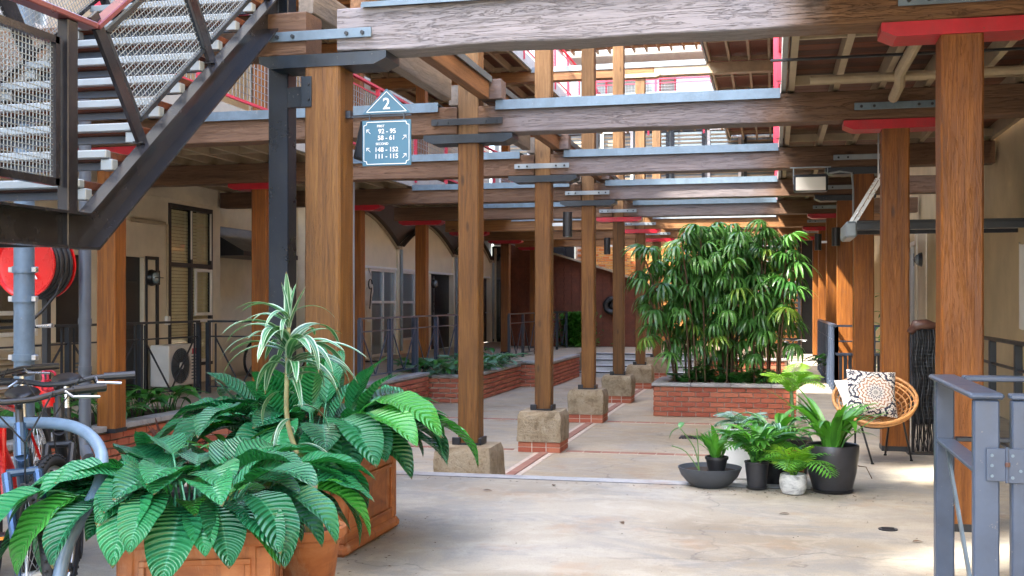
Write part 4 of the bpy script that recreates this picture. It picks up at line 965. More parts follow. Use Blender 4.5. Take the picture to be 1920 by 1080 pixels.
def balustrade(x):
    for y in (5.34, 6.10, 6.86):
        p = Vector((x + .012, y, zs(y, .21))); b = B(); b.bar(p - pd * .04, p + pd * .74, .075, .022, up=(1, 0, 0)); b.box(p.x - .03, y - .05, p.z, p.x + .03, y + .05, p.z + .012); b.build('baluster', 'steel', t)
    u = Vector((0, .79, .61))
    for (ya, yb) in ((5.34, 6.10), (6.10, 6.86)):
        p0 = Vector((x + .01, ya, zs(ya, .21))); L = (yb - ya) / .79
        o = p0 + pd * .12 + u * .05; U = u * (L - .10); V = pd * .50
        b = B()
        for (s_, e) in ((o, o + U), (o + V, o + U + V), (o, o + V), (o + U, o + U + V)): b.bar(s_, e, .025, .025)
        fr = b.build('panel_frame', 'steel' if x < -4 else 'dkblue', t)
        b = B(); meshpanel(b, o, U, V, 30, 17, .0016); m_ = b.build('wire_mesh', 'galv_pale', fr); m_['kind'] = 'stuff'
    b = B(); b.bar((x + .01, 4.90, 2.70), (x + .01, 4.90 + 2.1, 2.70 + 2.1 * .772), .075, .030, c=.005); b.build('handrail', 'maroon', t)
balustrade(SX); balustrade(SX - 1.2)
b = B(); b.bar((SX + .01, 2.0, 2.70), (SX + .01, 4.88, 2.70), .085, .032, c=.005); b.build('handrail', 'maroon', t)
b = B(); b.box(SX - .025, 4.66, 1.60, SX + .035, 4.74, 2.685, .004); b.build('landing_post', 'steel', t)
b = B(); b.box(SX - .02, 3.0, 1.77, SX + .03, 3.07, 2.685, .004); b.build('landing_post', 'steel', t)
b = B()
for (p, q) in (((SX, 3.1, 2.57), (SX, 4.62, 2.57)), ((SX, 3.1, 1.90), (SX, 4.62, 1.90)), ((SX, 3.1, 1.90), (SX, 3.1, 2.57)), ((SX, 4.61, 1.885), (SX, 4.61, 2.585))): b.bar(p, q, .035, .035)
fr = b.build('panel_frame', 'steel', t)
b = B(); meshpanel(b, (SX, 3.1, 1.9), (0, 1.5, 0), (0, 0, .66), 60, 26, .0017); m_ = b.build('wire_mesh', 'galv_pale', fr); m_['kind'] = 'stuff'
# guard on the inner side of the landing
b = B(); b.bar((-4.49, 4.86, 2.70), (-5.9, 4.86, 2.70), .07, .03); b.build('handrail', 'maroon', t)
b = B(); 
for (p, q) in (((-4.55, 4.85, 2.55), (-5.85, 4.85, 2.55)), ((-4.55, 4.85, 1.9), (-5.85, 4.85, 1.9)), ((-4.55, 4.85, 1.9), (-4.55, 4.85, 2.55)), ((-5.85, 4.85, 1.9), (-5.85, 4.85, 2.55))): b.bar(p, q, .03, .03)
fr = b.build('panel_frame', 'steel', t); b = B(); meshpanel(b, (-5.85, 4.85, 1.9), (1.3, 0, 0), (0, 0, .65), 44, 22, .0017); m_ = b.build('wire_mesh', 'galv_pale', fr); m_['kind'] = 'stuff'
t = thing('steel_column', (-3.30, 7.1, 0), 'tall blue black steel column beside the thick timber post', 'column')
b = B(); b.box(-3.375, 7.04, 0, -3.228, 7.18, 4.3, .006); b.build('shaft', 'col_steel', t)
b = B(); b.box(-3.226, 7.02, 2.66, -3.045, 7.06, 2.80, .003); b.build('bracket', 'dkblue', t)
b = B(); b.box(-3.055, 6.862, 2.63, -2.98, 6.872, 2.835, .003); pl = b.build('fixing_plate', 'dkblue', t)
for z in (2.68, 2.78): b = B(); b.cyl((-3.0, 6.862, z), (-3.0, 6.85, z), .009, 6); b.build('bolt', 'black', pl)

# ------------------------------------------------------------ directory sign
def text(s, size, x, y, z, parent, m='white'):
    cu = bpy.data.curves.new('lettering', 'FONT'); cu.body = s; cu.size = size; cu.align_x = 'CENTER'; cu.align_y = 'CENTER'; cu.extrude = .0012; cu.offset = size * .012
    o = bpy.data.objects.new('lettering', cu); C.objects.link(o)
    dg = bpy.context.evaluated_depsgraph_get(); me = bpy.data.meshes.new_from_object(o.evaluated_get(dg)); bpy.data.objects.remove(o)
    me.materials.clear(); me.materials.append(M[m]); o = bpy.data.objects.new('lettering', me); C.objects.link(o)
    o.parent = parent; o.rotation_euler = (radians(90), 0, 0); o.location = Vector((x, y, z)) - Vector(parent.parent.location if parent.parent else parent.location); return o
SY = 6.98; cx = -2.497
t = thing('directory_sign', (cx, SY, 2.24), 'blue hanging directory sign with a triangle reading 2', 'sign')
b = B(); b.box(-2.667, SY, 2.24, -2.327, SY + .012, 2.543, .002); panel = b.build('panel', 'signblue', t)
b = B(); b.prism([(cx - .168, 2.588), (cx + .168, 2.588), (cx + .004, 2.748), (cx - .004, 2.748)], 'y', SY, SY + .012); tri = b.build('triangle_panel', 'signblue', t)
b = B()
for x in (cx - .12, cx + .12): b.box(x - .005, SY + .003, 2.54, x + .005, SY + .009, 2.592)
b.bar((-2.79, SY + .02, 2.575), (-2.33, SY + .02, 2.575), .010, .012); b.bar((-2.79, SY + .02, 2.59), (-2.75, SY + .02, 2.59), .05, .05); b.build('hanging_rod', 'rail', t)
yb = SY - .002
def line(b, pts, w=.0045):
    for (p, q) in zip(pts, pts[1:]): b.bar((p[0], yb, p[1]), (q[0], yb, q[1]), .003, w, up=(0, 0, 1))
b = B(); x0, x1, z0, z1, n_ = -2.655, -2.339, 2.252, 2.531, .022
pts = [(x0 + n_, z0), (x1 - n_, z0), (x1 - n_ * .8, z0 + n_ * .8), (x1, z0 + n_), (x1, z1 - n_), (x1 - n_ * .8, z1 - n_ * .8), (x1 - n_, z1), (x0 + n_, z1), (x0 + n_ * .8, z1 - n_ * .8), (x0, z1 - n_), (x0, z0 + n_), (x0 + n_ * .8, z0 + n_ * .8), (x0 + n_, z0)]
line(b, pts); b.build('border', 'white', panel)
b = B(); line(b, [(cx - .140, 2.598), (cx + .140, 2.598), (cx, 2.732), (cx - .140, 2.598)], .004); b.build('border', 'white', tri)
text('2', .105, cx, SY - .002, 2.648, tri)
for s_, sz, dx, z in (('FIRST', .022, -.04, 2.503), ('92 - 95', .043, .005, 2.468), ('58 - 61', .043, .0, 2.424), ('SECOND', .022, -.03, 2.385), ('148 - 152', .043, 0, 2.346), ('111 - 115', .043, 0, 2.302)):
    text(s_, sz, cx + dx, SY - .002, z, panel)
def arrow(x, z, s):
    b = B(); d = .013
    b.bar((x - s * d, yb, z - d), (x + s * d, yb, z + d), .003, .005, up=(0, 1, 0)); b.bar((x + s * d, yb, z + d), (x - s * d * .4, yb, z + d), .003, .005, up=(0, 0, 1)); b.bar((x + s * d, yb, z + d + .002), (x + s * d, yb, z - d * .4), .003, .005, up=(0, 1, 0)); b.build('arrow', 'white', panel)
arrow(cx - .125, 2.468, -1); arrow(cx + .125, 2.424, 1); arrow(cx - .125, 2.346, -1); arrow(cx + .125, 2.302, 1)

# speakers and lights on posts
def spk(x, y, z, lab, h=.32, r=.062, dx=0):
    t = thing('cylinder_light', (x, y, z), lab, 'light', 'black cylinder lights on the posts')
    b = B(); b.lathe([(r, 0), (r, h)], 20, (x, y, z)); b.build('housing', 'black', t, 'auto')
    b = B(); b.lathe([(r * .85, -.003), (r * .85, .004)], 16, (x, y, z)); b.build('lens', 'glass_pale', t)
    b = B(); b.box(min(x, x + dx), y - .012, z + h * .5 - .02, max(x, x + dx), y + .012, z + h * .5 + .02); b.build('bracket', 'chrome', t)
spk(-2.60, 14.2, 2.19, 'black cylinder light on the second free pier post', dx=-.2)
spk(-3.10, 21.15, 2.26, 'black cylinder light on the fourth free pier post', dx=.1)
spk(.93, 17.62, 2.20, 'black cylinder light on the walkway post beside the railing corner', h=.28, dx=.1)
spk(.80, 21.2, 2.30, 'black cylinder light on the far walkway post behind the palms', h=.3, dx=.16)
t = thing('box_speaker', (-2.72, 7.2, 2.28), 'black wedge speaker behind the directory sign', 'speaker')
b = B(); b.obox((-2.72, 7.25, 2.44), (.13, .16, .27), Matrix.Rotation(radians(12), 3, 'Y'), .01); b.build('cabinet', 'black', t)
b = B(); b.obox((-2.72, 7.165, 2.44), (.10, .006, .23), Matrix.Rotation(radians(12), 3, 'Y')); b.build('grille', 'dark', t)
t = thing('floodlight', (.44, 13.95, 2.78), 'pale rectangular floodlight hung under the third cross beam', 'light')
b = B(); b.obox((.44, 13.95, 2.78), (.40, .10, .21), Matrix.Rotation(radians(-8), 3, 'X'), .015); b.build('housing', 'rail', t)
b = B(); b.obox((.44, 13.893, 2.772), (.35, .012, .165), Matrix.Rotation(radians(-8), 3, 'X'), .004); b.build('diffuser', 'diff', t)
b = B(); b.bar((.20, 14.0, 2.98), (.68, 14.0, 2.98), .04, .012); b.bar((.24, 14.0, 2.78), (.24, 14.0, 2.98), .012, .03); b.bar((.64, 14.0, 2.78), (.64, 14.0, 2.98), .012, .03); b.tube([(.66, 13.98, 2.9), (.78, 13.98, 2.92), (.92, 13.98, 2.90), (.94, 14.0, 2.7), (.94, 14.05, 2.3)], .012, 6); b.build('bracket', 'galv_pale', t)
# service pipes under the near deck
b = B(); b.tube([(.3, 9.6, 3.19), (1.45, 9.6, 3.19), (1.55, 9.6, 3.20), (2.5, 9.6, 3.20)], .035, 10); obj1('service_pipe', b, 'joist', 'pale service pipe crossing under the deck behind the thick orange post', 'pipe', smooth='auto')
b = B(); b.tube([(1.0, 8.2, 3.20), (1.0, 9.5, 3.20), (1.02, 9.7, 3.14), (1.02, 10.2, 3.12)], .045, 10); obj1('drain_pipe', b, 'joist', 'fat cream drain pipe running lengthwise under the deck joists', 'pipe', smooth='auto')
b = B(); b.tube([(-.02, 8.9, 3.22), (2.5, 8.9, 3.22)], .012, 6); obj1('sprinkler_pipe', b, 'dark', 'thin dark sprinkler pipe crossing beneath the deck joists', 'pipe')

# ------------------------------------------------------------ fire main, hose reel, downpipes
t = thing('fire_main', (-5.49, 7.3, 0), 'blue grey fire main pipe with clamps and a red valve', 'pipe')
b = B(); b.tube([(-5.49, 7.3, .0), (-5.49, 7.3, 4.2)], .074, 18); b.build('riser', 'pipe', t, 'auto')
for z in (1.36, 1.58, .92):
    b = B(); b.cyl((-5.49, 7.3, z - .025), (-5.49, 7.3, z + .025), .086, 18); cl = b.build('clamp', 'pipe', t, 'auto')
    for dx in (-.10, .10): b = B(); b.box(-5.49 + dx - .018, 7.27, z - .02, -5.49 + dx + .018, 7.31, z + .02, .003); b.build('lug', 'chrome', cl)
b = B(); b.tube([(-5.49, 7.3, .66), (-5.42, 7.27, .68), (-5.33, 7.25, .68)], [.07, .072, .06], 16); b.build('branch', 'pipe', t, 'auto')
for x in (-5.36, -5.34): b = B(); b.cyl((x, 7.25, .68), (x + .008, 7.25, .68), .075, 18); b.build('flange', 'chrome', t, 'auto')
b = B(); b.tube([(-5.33, 7.25, .68), (-5.24, 7.24, .66), (-5.22, 7.23, .56)], [.05, .06, .045], 14); v = b.build('valve', 'red_bright', t, 'auto')
b = B(); b.tube([(-5.20 + .02 * sin(a), 7.18 + .075 * cos(a * pi / 8), .76 + .075 * sin(a * pi / 8)) for a in range(16)], .009, 6, closed=True); b.bar((-5.2, 7.11, .76), (-5.2, 7.25, .76), .012, .012); b.bar((-5.2, 7.18, .69), (-5.2, 7.18, .83), .012, .012); b.build('handwheel', 'pink_red', v)
t = thing('hose_reel', (-5.88, 7.95, 1.64), 'red fire hose reel with black hose behind the fire main', 'hose reel')
RX = Matrix.Rotation(radians(90), 3, 'X')
b = B(); b.lathe([(0, .0), (.20, .0), (.245, .012), (.262, .03), (.275, .03), (.275, .012), (.25, -.006), (.0, -.006)], 48, (-5.88, 7.85, 1.64), RX); fd = b.build('front_disc', 'red_bright', t, 'auto')
b = B(); b.obox((-5.82, 7.83, 1.58), (.15, .006, .014), Matrix.Rotation(radians(50), 3, 'Y')); b.build('slot', 'white', fd)
b = B(); b.cyl((-5.88, 7.845, 1.64), (-5.88, 7.80, 1.64), .035, 14); b.build('hub', 'black', fd, 'auto')
b = B(); b.lathe([(.0, 0), (.275, 0), (.275, -.02), (0, -.02)], 40, (-5.88, 8.09, 1.64), RX); b.build('rear_disc', 'red_bright', t, 'auto')
for k in range(6):
    b = B(); y = 7.885 + k * .033; r = .255 + .012 * (k % 2)
    b.tube([(-5.88 + r * cos(a * pi / 16), y, 1.64 + r * sin(a * pi / 16)) for a in range(32)], .017, 8, closed=True); b.build('hose_coil', 'black', t, True)
b = B(); b.tube([(-5.63, 7.98, 1.60), (-5.66, 7.92, 1.40), (-5.75, 7.86, 1.26), (-5.82, 7.80, 1.17), (-5.80, 7.78, 1.14), (-5.70, 7.76, 1.14)], .013, 8); b.build('hose_tail', 'black', t, True)
b = B(); b.cyl((-5.72, 7.76, 1.145), (-5.56, 7.74, 1.15), .011, 8, .02); b.build('nozzle', 'chrome', t)
b = B(); b.bar((-5.88, 8.10, 1.64), (-5.88, 8.10, .02), .05, .05); b.box(-5.98, 8.02, 0, -5.78, 8.18, .012); b.bar((-5.88, 8.1, 1.64), (-5.88, 7.84, 1.64), .04, .04); b.build('stand', 'dark', t)
b = B(); b.tube([(-5.60, 8.22, 3.3), (-5.60, 8.22, .22), (-5.585, 8.19, .12), (-5.50, 8.12, .05)], .05, 14); dp = obj1('downpipe', b, 'pvc', 'grey plastic downpipe beside the hose reel, bent at its foot', 'pipe', smooth='auto')
for z in (.75, 1.15): b = B(); b.cyl((-5.60, 8.22, z), (-5.60, 8.22, z + .05), .056, 14); q = b.build('pipe_joint', 'pvc', None, 'auto'); q.parent = dp
b = B(); b.tube([(-5.72, 14.55, 3.1), (-5.72, 14.55, -.5)], .045, 12); obj1('downpipe', b, 'galv_pale', 'slim pale downpipe behind the thick timber post', 'pipe', smooth='auto')

# ------------------------------------------------------------ air conditioners
def ac(x, y0, y1, z0, z1, lab, m, fan=True, badge=False):
    t = thing('air_conditioner', (x, (y0 + y1) / 2, z0), lab, 'air conditioner', 'outdoor air conditioning units')
    b = B(); b.box(x - .32, y0, z0 + .04, x, y1, z1, .015); b.build('casing', m, t)
    w, h = y1 - y0, z1 - z0
    if fan:
        cy, cz, r = y0 + w * .40, z0 + h * .52, min(w, h) * .40
        b = B(); b.lathe([(0, 0), (r, 0), (r, .006), (0, .006)], 32, (x + .001, cy, cz), Matrix.Rotation(radians(90), 3, 'Y')); b.build('fan_recess', 'galv', t)
        b = B()
        for k in range(1, 9): rr = r * k / 8; b.tube([(x + .018, cy + rr * cos(a * pi / 14), cz + rr * sin(a * pi / 14)) for a in range(28)], .0035, 4, closed=True)
        for a in range(12): b.bar((x + .02, cy + r * .15 * cos(a * pi / 6), cz + r * .15 * sin(a * pi / 6)), (x + .02, cy + r * cos(a * pi / 6), cz + r * sin(a * pi / 6)), .004, .004)
        g = b.build('fan_grille', 'rail', t)
        b = B(); b.cyl((x + .01, cy, cz), (x + .03, cy, cz), r * .2, 16); b.build('fan_hub', 'white', g)
    else:
        b = B()
        for k in range(14): b.box(x + .001, y0 + .05, z0 + .10 + k * (h - .18) / 14, x + .012, y0 + w * .62, z0 + .10 + (k + .5) * (h - .18) / 14)
        b.build('grille', 'tan', t)
    b = B()
    for k in range(9): b.box(x + .001, y0 + w * .80, z0 + .12 + k * .05, x + .006, y1 - .03, z0 + .14 + k * .05)
    b.build('side_vent', 'galv', t)
    if badge: b = B(); b.box(x + .002, y0 + w * .82, z1 - .16, x + .01, y0 + w * .96, z1 - .07, .002); b.build('badge', 'pink_red', t)
    for yy in (y0 + .1, y1 - .14): b = B(); b.box(x - .3, yy, z0, x - .02, yy + .04, z0 + .039); b.build('foot', 'black', t)
ac(-8.98, 15.30, 16.15, 0, .68, 'white air conditioner with round fan grille and red badge', 'white', badge=True)
ac(-8.98, 12.25, 13.15, .0, .80, 'beige air conditioner with slatted front behind the hose reel', 'joist', fan=False)
t = thing('vent_box', (-8.9, 11.5, .15), 'cream louvred vent box behind the fire main pipe', 'vent')
b = B(); b.box(-9.2, 10.9, .15, -8.92, 11.93, .75, .01); b.build('casing', 'joist', t)
for k in range(8): b = B(); b.bar((-8.915, 10.95, .21 + k * .065), (-8.915, 11.88, .21 + k * .065), .04, .008, up=(1, 0, 1)); b.build('louvre', 'joist', t)

# ------------------------------------------------------------ bicycles
def bicycle(loc, rz, steer, lab, frame='bikeblue', group='parked bicycles', lean=0.05, knobby=True):
    t = thing('bicycle', loc, lab, 'bicycle', group, rz); t.rotation_euler.x = lean
    R = .335; WB = 1.06; hub_f = Vector((WB / 2 + .02, 0, R)); hub_r = Vector((-WB / 2 + .02, 0, R))
    bbk = Vector((-.10, 0, .29)); seat = Vector((-.27, 0, .80)); ht = Vector((.37, 0, .86)); hb = Vector((.40, 0, .76))
    def L(b, nm, m, p=None, sm='auto'):
        o = b.build(nm, m, None, sm); o.parent = p or t; return o
    def wheel(c, rot=0, parent=None):
        Rz = Matrix.Rotation(rot, 3, 'Z')
        def P(r, a, y=0): return c + Rz @ Vector((r * cos(a), y, r * sin(a)))
        b = B(); b.tube([P(R - .022, a * pi / 24) for a in range(48)], .024, 10, closed=True)
        if knobby:
            for a in range(64):
                for y in (-.014, .014): q = P(R + .001, a * pi / 32 + (0 if y > 0 else .05), y); b.obox(q, (.010, .010, .010), Rz @ Matrix.Rotation(-(a * pi / 32), 3, 'Y'))
        w = L(b, 'tyre', 'rubber', parent, True)
        b = B(); b.tube([P(R - .052, a * pi / 24) for a in range(48)], .011, 8, closed=True); L(b, 'rim', 'chrome' if frame != 'bikeblue' else 'black', parent, True)
        b = B()
        for a in range(32):
            s_ = 1 if a % 2 else -1; b.bar(c + Rz @ Vector((.018 * cos(a * pi / 16 + s_ * 1.2), s_ * .03, .018 * sin(a * pi / 16 + s_ * 1.2))), P(R - .055, a * pi / 16), .0022, .0022)
        L(b, 'spokes', 'chrome', parent, False)
        b = B(); b.cyl(c + Rz @ Vector((0, -.045, 0)), c + Rz @ Vector((0, .045, 0)), .018, 12); L(b, 'hub', 'chrome', parent)
    b = B(); b.tube([bbk, seat], .017, 10); b.tube([hb, bbk], .024, 12); b.tube([ht - Vector((0, 0, .02)), seat - Vector((0, 0, .08))], .018, 10); b.tube([hb - Vector((0, 0, .0)), ht + Vector((-.012, 0, .02))], .022, 12)
    for y in (-.05, .05):
        b.tube([bbk, hub_r + Vector((.10, y, 0)), hub_r + Vector((0, y, 0))], .010, 8); b.tube([seat - Vector((0, 0, .08)), hub_r + Vector((0, y, 0))], .008, 8)
    L(b, 'frame', frame)
    wheel(hub_r)
    fk = B(); Rs = Matrix.Rotation(steer, 3, 'Z'); ax = hb
    def S(v): return ax + Rs @ (v - ax)
    f = B()
    for y in (-.055, .055): f.tube([S(hb + Vector((.0, y, -.06))), S(hub_f + Vector((-.02, y, .1))), S(hub_f + Vector((0, y, 0)))], [.019, .016, .010], 10)
    f.tube([S(hb + Vector((0, -.055, -.06))), S(hb + Vector((0, .055, -.06)))], .016, 8); fo = L(f, 'fork', frame)
    wheel(S(hub_f), steer)
    st = ht + Vector((-.02, 0, .08)); b = B(); b.tube([ht, st, S(st + Vector((.06, 0, .03)))], .015, 10); L(b, 'stem', 'black')
    hc = st + Vector((.06, 0, .03)); b = B(); b.tube([S(hc + Vector((-.06, -.31, .02))), S(hc + Vector((-.02, -.16, .02))), S(hc + Vector((0, -.05, 0))), S(hc + Vector((0, .05, 0))), S(hc + Vector((-.02, .16, .02))), S(hc + Vector((-.06, .31, .02)))], .012, 10); hbar = L(b, 'handlebar', 'black')
    for s_ in (-1, 1):
        b = B(); b.tube([S(hc + Vector((-.035, s_ * .20, .02))), S(hc + Vector((-.065, s_ * .33, .02)))], .018, 10); L(b, 'grip', 'black', hbar)
        b = B(); b.tube([S(hc + Vector((-.01, s_ * .17, .02))), S(hc + Vector((.035, s_ * .19, .0))), S(hc + Vector((.02, s_ * .29, -.01)))], .006, 6); L(b, 'brake_lever', 'chrome', hbar)
        b = B(); p0 = S(hc + Vector((.02, s_ * .16, .0))); b.tube([p0, p0 + Vector((.10, -s_ * .04, .03)), S(hb + Vector((.10, 0, .06))), S(hb + Vector((.04, 0, -.15)))], .0035, 5); L(b, 'brake_cable', 'black', hbar)
    b = B(); b.tube([seat - Vector((0, 0, .02)), seat + Vector((-.02, 0, .12))], .013, 8); L(b, 'seat_post', 'chrome')
    b = B(); q = seat + Vector((-.02, 0, .14)); b.tube([q + Vector((-.12, 0, .015)), q + Vector((-.06, 0, .01)), q + Vector((.04, 0, 0)), q + Vector((.15, 0, -.005))], [.065, .075, .04, .018], 12); b.v = [(v[0], v[1], q.z + (v[2] - q.z) * .42) for v in b.v]; L(b, 'saddle', 'black', None, True)
    b = B(); b.tube([bbk + Vector((.085 * cos(a * pi / 16), -.05, .085 * sin(a * pi / 16))) for a in range(32)], .006, 6, closed=True)
    for a in range(5): b.bar(bbk + Vector((0, -.05, 0)), bbk + Vector((.085 * cos(a * 1.257), -.05, .085 * sin(a * 1.257))), .012, .006)
    L(b, 'chainring', 'black')
    for s_ in (-1, 1):
        e = bbk + Vector((s_ * .16, s_ * .075, -.05 * s_)); b = B(); b.tube([bbk + Vector((0, s_ * .06, 0)), e], .010, 8); cr = L(b, 'crank', 'black')
        b = B(); b.obox(e + Vector((0, s_ * .045, 0)), (.09, .085, .022), Matrix.Identity(3), .005); L(b, 'pedal', 'black', cr)
        b = B(); b.obox(e + Vector((.047, s_ * .045, 0)), (.004, .05, .014), Matrix.Identity(3)); L(b, 'reflector', 'amber', cr)
    return t
# heading points from the far left toward the viewer and slightly inward
bicycle((-2.98, 4.02, -.01), radians(-54), radians(10), 'metallic blue bicycle with knobby tyres nearest the terracotta planter')
bicycle((-3.28, 4.72, 0), radians(-58), radians(-14), 'dark bicycle with black handlebar parked behind the metallic blue one', frame='black')
bicycle((-3.95, 5.2, 0), radians(-66), radians(10), 'red framed bicycle standing deepest in the rack', frame='red_bright', knobby=False)
bicycle((.35, 28.4, LOW), radians(75), radians(8), 'small dark bicycle parked by the louvre screen', frame='black', knobby=False)
bicycle((-8.9, 18.7, 0), radians(80), radians(-20), 'dark bicycle leaning in the recess beyond the blinds window', frame='black', knobby=False)
b = B(); hp = [(-3.95, 4.12, 0), (-3.93, 4.12, .66), (-3.80, 4.09, .81), (-3.30, 3.97, .84), (-2.96, 3.88, .85), (-2.70, 3.80, .86), (-2.53, 3.72, .84), (-2.42, 3.65, .78), (-2.37, 3.57, .69), (-2.37, 3.49, .60), (-2.39, 3.42, .50), (-2.39, 3.36, .38), (-2.37, 3.30, .2), (-2.36, 3.28, 0)]
def smooth_path(p, k=4):
    o = []
    for i in range(len(p) - 1):
        a, b_, c, d = [Vector(p[max(0, min(len(p) - 1, i + j))]) for j in (-1, 0, 1, 2)]
        for q in range(k):
            u = q / k; o.append(.5 * ((2 * b_) + (c - a) * u + (2 * a - 5 * b_ + 4 * c - d) * u * u + (3 * b_ - a - 3 * c + d) * u ** 3))
    return o + [Vector(p[-1])]
b.tube(smooth_path(hp), .023, 14)
rk = obj1('bike_rack', b, 'pipe', 'bent blue grey tube bicycle rack hoop holding the blue bicycle', 'bike rack', smooth='auto')

# ------------------------------------------------------------ leaves
random.seed(11)
def leafmesh(nm, m, L, W, pet=.0, a0=70, a1=40, a2=-40, fold=.25, nu=14, nv=4, prof='ovate', pr=.004, wave=0.0, side=0.0):
    b = B(); pts = []; x, z, y = 0.0, 0.0, 0.0; n = max(2, int(6 * (pet > 0)))
    path = [(0, 0, radians(a0))]
    if pet > 0:
        for k in range(n):
            a = radians(a0 + (a1 - a0) * (k / n) ** 1.5); x += cos(a) * pet / n; z += sin(a) * pet / n; path.append((x, z, a))
        b.tube([(p[0], 0, p[1]) for p in path], [pr * (1.4 - .6 * k / n) for k in range(len(path))], 5)
        for v in range(len(b.v)): b.uv[v] = (.5, .5)
    rows = []
    for k in range(nu + 1):
        s = k / nu; a = radians(a1 + (a2 - a1) * s)
        if k: x += cos(a) * L / nu; z += sin(a) * L / nu; y += side * s * L / nu
        if prof == 'ovate': w = W / 2 * max(0.0, sin(pi * s ** .78)) ** .72 * (1 if s < .8 else 1 - .25 * (s - .8) / .2)
        elif prof == 'strap': w = W / 2 * min(1, (s + .06) * 4) ** .6 * max(0, 1 - s ** 3) ** .8
        else: w = W / 2 * max(0.0, sin(pi * min(1, s * .9 + .08)))
        if k == nu: w = .0005
        row = []
        for j in range(nv * 2 + 1):
            tt = (j - nv) / nv; yy = tt * w * cos(fold * abs(tt)); up = abs(tt) * w * sin(fold) + wave * w * sin(s * 19 + (2 if tt > 0 else 0)) * abs(tt) ** 2
            px, pz = x - sin(a) * up, z + cos(a) * up
            row.append(len(b.v)); b.v.append((px, yy + y, pz)); b.uv[row[-1]] = (s, j / (2 * nv))
        rows.append(row)
    for r0, r1 in zip(rows, rows[1:]):
        for j in range(nv * 2): b.f.append((r0[j], r0[j + 1], r1[j + 1], r1[j]))
    return b.mesh(nm, M[m] if isinstance(m, str) else m, True)
def big_leaves(nm, m, count, L, W, **k):
    out = []
    for i in range(count):
        out.append(leafmesh(nm, m, L * random.uniform(.85, 1.12), W * random.uniform(.85, 1.15), pet=random.uniform(*k.get('pet', (.2, .35))), a0=random.uniform(*k.get('a0', (60, 85))), a1=random.uniform(*k.get('a1', (15, 55))), a2=random.uniform(*k.get('a2', (-70, -10))), fold=random.uniform(.12, .4), nu=k.get('nu', 16), nv=k.get('nv', 4), prof=k.get('prof', 'ovate'), pr=k.get('pr', .005), wave=k.get('wave', .06), side=random.uniform(-.18, .18)))
    return out
BIG_DROOP = big_leaves('leaf', 'lf_big', 8, .37, .18, pet=(.24, .40), a0=(55, 78), a1=(-5, 22), a2=(-88, -48))
BIG_ARCH = big_leaves('leaf', 'lf_big', 8, .36, .17, pet=(.22, .36), a0=(65, 85), a1=(20, 45), a2=(-50, -20))
BIG_UP = big_leaves('leaf', 'lf_big', 5, .34, .14, pet=(.22, .40), a0=(78, 88), a1=(55, 75), a2=(10, 40))
def clump(t, rings, org=(0, 0, 0), rb=.08):
    """rings: (meshes, count, scale range, phase)"""
    for meshes, n, (s0, s1), ph in rings:
        for k in range(n):
            a = ph + 2 * pi * k / n + random.uniform(-.22, .22); r = random.uniform(.2, 1) * rb; s = random.uniform(s0, s1)
            minst('leaf', random.choice(meshes), t, (org[0] + r * cos(a), org[1] + r * sin(a), org[2] + random.uniform(-.01, .03)), (random.uniform(-.25, .25), random.uniform(-.12, .12), a), s)

def boxplanter(x0, y0, x1, y1, h, lab, rz=0):
    cx_, cy_ = (x0 + x1) / 2, (y0 + y1) / 2; w, d = (x1 - x0) / 2, (y1 - y0) / 2
    t = thing('terracotta_planter', (cx_, cy_, 0), lab, 'planter', 'square terracotta planters', rz)
    def L(b, nm, m='terra', p=None): o = b.build(nm, m, None, 'auto'); o.parent = p or t; return o
    b = B(); b.box(-w + .03, -d + .03, .03, w - .03, -d + .07, h - .06); b.box(-w + .03, d - .07, .03, w - .03, d - .03, h - .06); b.box(-w + .03, -d + .071, .03, -w + .07, d - .071, h - .06); b.box(w - .07, -d + .071, .03, w - .03, d - .071, h - .06); b.box(-w + .04, -d + .04, .01, w - .04, d - .04, .06); L(b, 'body')
    b = B(); b.box(-w, -d, h - .065, w, -d + .075, h, .012); b.box(-w, d - .075, h - .065, w, d, h, .012); b.box(-w, -d + .076, h - .065, -w + .075, d - .076, h, .012); b.box(w - .075, -d + .076, h - .065, w, d - .076, h, .012); L(b, 'rim')
    b = B(); b.box(-w + .005, -d + .005, .0, w - .005, -d + .05, .065, .02); b.box(-w + .005, d - .05, 0, w - .005, d - .005, .065, .02); b.box(-w + .005, -d + .051, 0, -w + .05, d - .051, .065, .02); b.box(w - .05, -d + .051, 0, w - .005, d - .051, .065, .02); L(b, 'base_mould')
    for s_ in (-1, 1):
        b = B(); o = .012
        def fr(ax, q):
            e = (w if ax == 'x' else d) - .10; zz0, zz1 = .11, h - .11
            for (a, c, z0, z1) in ((-e, e, zz0, zz0 + .022), (-e, e, zz1 - .022, zz1), (-e, -e + .022, zz0 + .022, zz1 - .022), (e - .022, e, zz0 + .022, zz1 - .022)):
                f = (d if ax == 'x' else w) - .03
                if ax == 'x': b.box(a, s_ * f, z0, c, s_ * (f + o), z1, .003)
                else: b.box(s_ * f, a, z0, s_ * (f + o), c, z1, .003)
        fr('x', 0); fr('y', 0); L(b, 'panel_mould')
        for q in (-1, 1): b = B(); b.box(s_ * w - s_ * .085, q * d - q * .085, .066, s_ * w - s_ * .022, q * d - q * .022, h - .066, .008); L(b, 'corner_pilaster')
    b = B(); b.box(-w + .07, -d + .07, h - .12, w - .07, d - .07, h - .05); L(b, 'soil', 'soil')
    return t
boxplanter(-2.46, 3.65, -1.86, 4.25, .50, 'square terracotta planter closest to the bicycles, brimming with ribbed leaves', radians(21))
boxplanter(-3.02, 5.42, -2.16, 6.30, .50, 'larger square terracotta planter at the foot of the thick timber post', 0)
